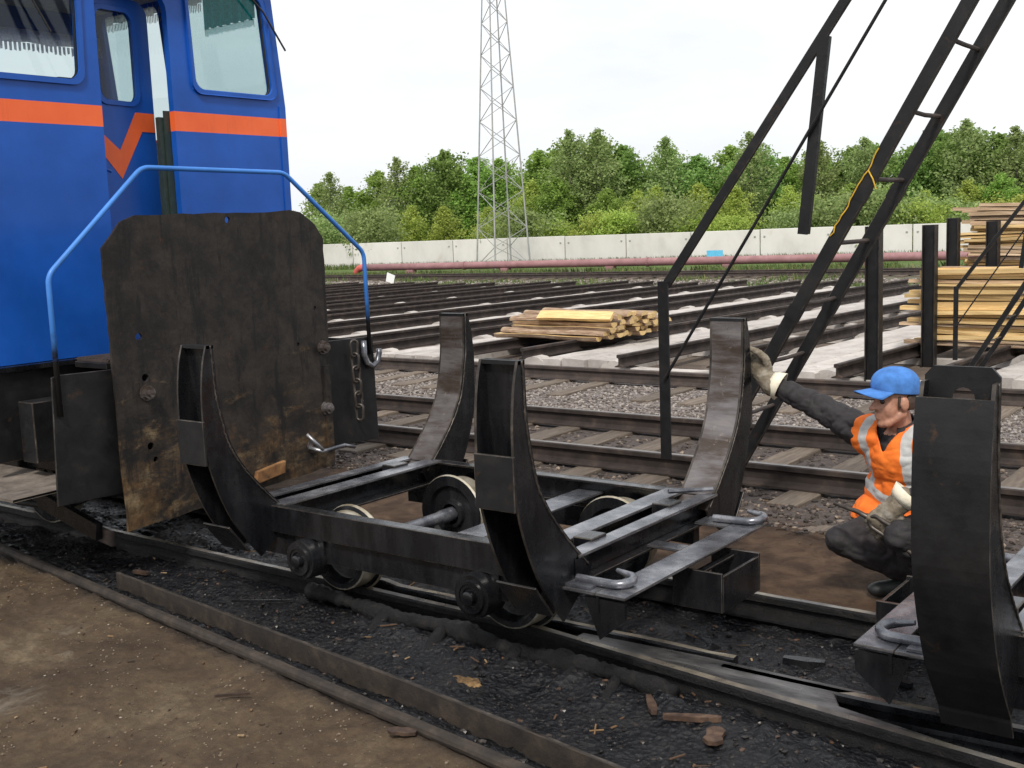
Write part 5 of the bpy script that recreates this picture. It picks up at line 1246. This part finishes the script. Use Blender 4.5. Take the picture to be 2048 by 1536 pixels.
def vest():
    mb = MB(); g = .022
    ball(mb, J['chest'], (.115+g, .165+g, .15+g), TAX, 20); ball(mb, J['belly']+tr_*.02, (.12+g, .16+g+.035, .18), TAX, 20)
    limb(mb, [J['neck']+Vector((0, .02, -.06)), J['belly']], [.10+g, .12+g]); limb(mb, [J['shR']+tr_*-.03, J['shL']+tr_*.03], [.075+g, .075+g])
    ball(mb, J['belly']+tf*.05+tr_*.12+Vector((0, 0, -.12)), (.13, .15, .11), TAX, 18); ball(mb, J['belly']+tf*.02-tr_*.05+Vector((0, 0, -.12)), (.13, .14, .10), TAX, 18)
    me = eval_remesh('vest', mb, .0065, 5, .008, 7)
    bm = bmesh.new(); bm.from_mesh(me); kill = []
    for f in bm.faces:
        c = f.calc_center_median(); d = c-J['neck']; r_ = (c-J['chest']).dot(tr_); fwd = (c-J['chest']).dot(tf); zz_ = c.z
        vneck = .045+max(0, zz_-.70)*.75
        k_ = zz_ > .80 and d.xy.length < .085 or (fwd > .02 and abs(r_) < (zz_-.675)*.5) or zz_ < .325+.30*max(0, -fwd)
        k_ = k_ or (c-J['shR']).dot(tr_) > .035+max(0, .70-zz_)*.16 or (c-J['shL']).dot(-tr_) > .035+max(0, .70-zz_)*.16
        if k_: kill.append(f)
    bmesh.ops.delete(bm, geom=kill, context='FACES')
    for _ in range(40):                                  # even out the cut hems
        nw = {}
        for v in bm.verts:
            be = [e for e in v.link_edges if e.is_boundary]
            if len(be) == 2: nw[v] = v.co*.5+(be[0].other_vert(v).co+be[1].other_vert(v).co)*.25
        for v, c in nw.items(): v.co = c
    bm.to_mesh(me); bm.free()
    at = me.attributes.new('vest', 'FLOAT_COLOR', 'POINT'); cols = []
    for v in me.vertices:
        d = v.co-J['chest']; wob = .006*math.sin(v.co.z*23)
        cols += [.5+d.dot(tr_)+wob, v.co.z-.32*abs(d.dot(tr_)+.02)+.004*math.sin(d.dot(tr_)*40), 0, 1]
    at.data.foreach_set('color', cols)
    o = man_mesh(me, 'vest', [vest_mat()]); s_ = o.modifiers.new('t', 'SOLIDIFY'); s_.thickness = .005; s_.offset = 1; return o
VEST = vest()
# collar
for s_ in (-1, 1):
    b0_ = J['neck']+Vector((0, 0, .015)); mb = MB()
    vs = []; k = 7
    for i in range(k):
        a = 2.6*i/(k-1)
        d = -tf*math.cos(a)*.066+tr_*s_*math.sin(a)*.068; top_ = b0_+d+Vector((0, 0, .045-.055*(i/(k-1))))+tf*.012; bot = b0_+d*1.62+Vector((0, 0, -.02-.075*(i/(k-1))**1.5))+tf*.016
        vs += [top_, bot]
    mb.add(vs, [(2*i, 2*i+1, 2*i+3, 2*i+2) for i in range(k-1)]); o = mb.build('collar', 'black_cloth', MAN, smooth=True); q_ = o.modifiers.new('t', 'SOLIDIFY'); q_.thickness = .006
# gloves: palm, four fingers, thumb
def glove(wr, d, nrm, thumb_side, curl, name, cuffd):
    wr, d, nrm = Vector(wr), Vector(d).normalized(), Vector(nrm).normalized(); nrm = (nrm-d*nrm.dot(d)).normalized(); sd2 = d.cross(nrm)*thumb_side
    mb = MB(); ax = (d, sd2, nrm)
    ball(mb, wr+d*.055, (.062, .048, .026), ax, 14); k0 = len(mb.v); limb(mb, [wr-d*.03, wr+d*.03], [.044, .040])
    for i in range(4):
        s_ = (.034-.0225*i); l_ = (.040, .044, .041, .033)[i]; p = wr+d*.098+sd2*s_; a = 0; pts = [p-d*.02, p]; q = p
        for j in range(3):
            a += curl*(.75+.1*i); dirn = d*math.cos(a)+nrm*math.sin(a); q = q+dirn*l_*(1, .75, .6)[j]; pts.append(q)
        limb(mb, pts, [.0155, .0155, .0145, .013, .0115], 10)
    p = wr+d*.03+sd2*.038; limb(mb, [p, p+sd2*.026+d*.028+nrm*.012, p+sd2*.032+d*.062+nrm*.028, p+sd2*.026+d*.088+nrm*.040], [.018, .017, .0155, .0125], 10)
    mb.v = [tuple(wr+(Vector(v)-wr)*1.28) for v in mb.v]
    man_mesh(eval_remesh(name, mb, .0055, 2, .0025, 26), 'glove', ['glove'])
    cd_ = Vector(cuffd).normalized() if cuffd is not None else d
    c = MB(); c.tube([wr-cd_*.018, wr-cd_*.04, wr-cd_*.075], [.056, .066, .078], 16, caps=False); o = c.build('glove_cuff', 'glove_cuff', MAN, smooth=True); q_ = o.modifiers.new('t', 'SOLIDIFY'); q_.thickness = .006
glove((-2.472, 5.418, .985), (-.70, .14, .70), (-.15, -.98, -.1), 1, .22, 'glove_r', J['wrR']-J['elR'])
glove((-1.665, 5.03, .50), (-.62, -.28, -.74), (-.35, .60, -.30), 1, .85, 'glove_l', None)
# boots
for an, kd in ((J['anR'], Vector((-.80, -.52, 0)).normalized()), (J['anL'], Vector((-.45, -.85, 0)).normalized())):
    mb = MB(); r_ = Vector((kd.y, -kd.x, 0)); ax = (kd, r_, Vector((0, 0, 1)))
    limb(mb, [an+Vector((0, 0, .06)), an-kd*.01+Vector((0, 0, -.04))], [.052, .048]); limb(mb, [an-kd*.03+Vector((0, 0, -.075)), an+kd*.06+Vector((0, 0, -.075)), an+kd*.15+Vector((0, 0, -.082))], [.044, .046, .040])
    ball(mb, an+kd*.155+Vector((0, 0, -.082)), (.055, .045, .036), ax)
    me = eval_remesh('boot', mb, .007, 3)
    for v in me.vertices: v.co.z = max(v.co.z, -.016)
    man_mesh(me, 'boot', ['boot'])
# the coupling link he holds
LK = thing('coupling_link', (-1.66, 4.99, .30), 'dark steel coupling link held in the man\'s left glove', 'coupling link')
a, b = Vector((-1.775, 4.985, .43)), Vector((-1.475, 4.955, .285)); d = (b-a).normalized(); w = d.cross(Vector((.2, 1, .1))).normalized()
pts = []
for k in range(24):
    t_ = 2*math.pi*k/24; c_ = math.cos(t_)*.032; e = (b-a).length/2-.032; pts.append((a+b)/2+w*math.sin(t_)*.032+d*(c_+(e if c_ >= 0 else -e)))
MB().tube(pts, .0105, 8, True).build('link', 'chain', LK, smooth=True)
MB().tube([Vector((-1.96, 5.02, .475)), Vector((-1.84, 5.0, .455)), Vector((-1.72, 4.985, .41))], [.008, .012, .012], 8).build('pin', 'chain', LK, smooth=True)
pts = [b+Vector((.0, 0, .02))+Vector((.03*math.cos(2*math.pi*k/14), .028*math.sin(2*math.pi*k/14), .02*math.sin(2*math.pi*k/14))) for k in range(14)]
MB().tube(pts, .010, 8, True).build('shackle', 'chain', LK, smooth=True)

def patch(x, y, r_, label):
    mb = MB(); n = 26; vs = [(x, y, height(x, y)+.012)]; rings = 5
    for i in range(1, rings+1):
        for k in range(n):
            a = 2*math.pi*k/n; q = r_*i/rings*(.75+.45*mnoise.noise(Vector((math.cos(a)*1.7, math.sin(a)*1.7, x)))); px, py = x+q*1.5*math.cos(a)-.2*q*math.sin(a), y+q*.55*math.sin(a); vs.append((px, py, height(px, py)+.009*(1-i/rings)+(.002 if i < rings else -.006)+random.uniform(-.002, .002)))
    fs = [(0, 1+k, 1+(k+1) % n) for k in range(n)]+[(1+(i-1)*n+k, 1+i*n+k, 1+i*n+(k+1) % n, 1+(i-1)*n+(k+1) % n) for i in range(1, rings) for k in range(n)]
    return stuff(mb.add(vs, fs).build('sawdust', 'sawdust', None, smooth=True), label, 'sawdust')
MT['sawdust'] = grimy('sawdust', [(.3, (.03, .018, .009)), (.5, (.13, .075, .03)), (.7, (.30, .19, .08))], 22, (.85, .95), 0, .8, .006)
patch(-2.98, 3.50, .075, 'ochre patch of damp sawdust on the tar in the foreground')
patch(-2.98, 3.845, .06, 'ochre smear of sawdust beside the near rail')
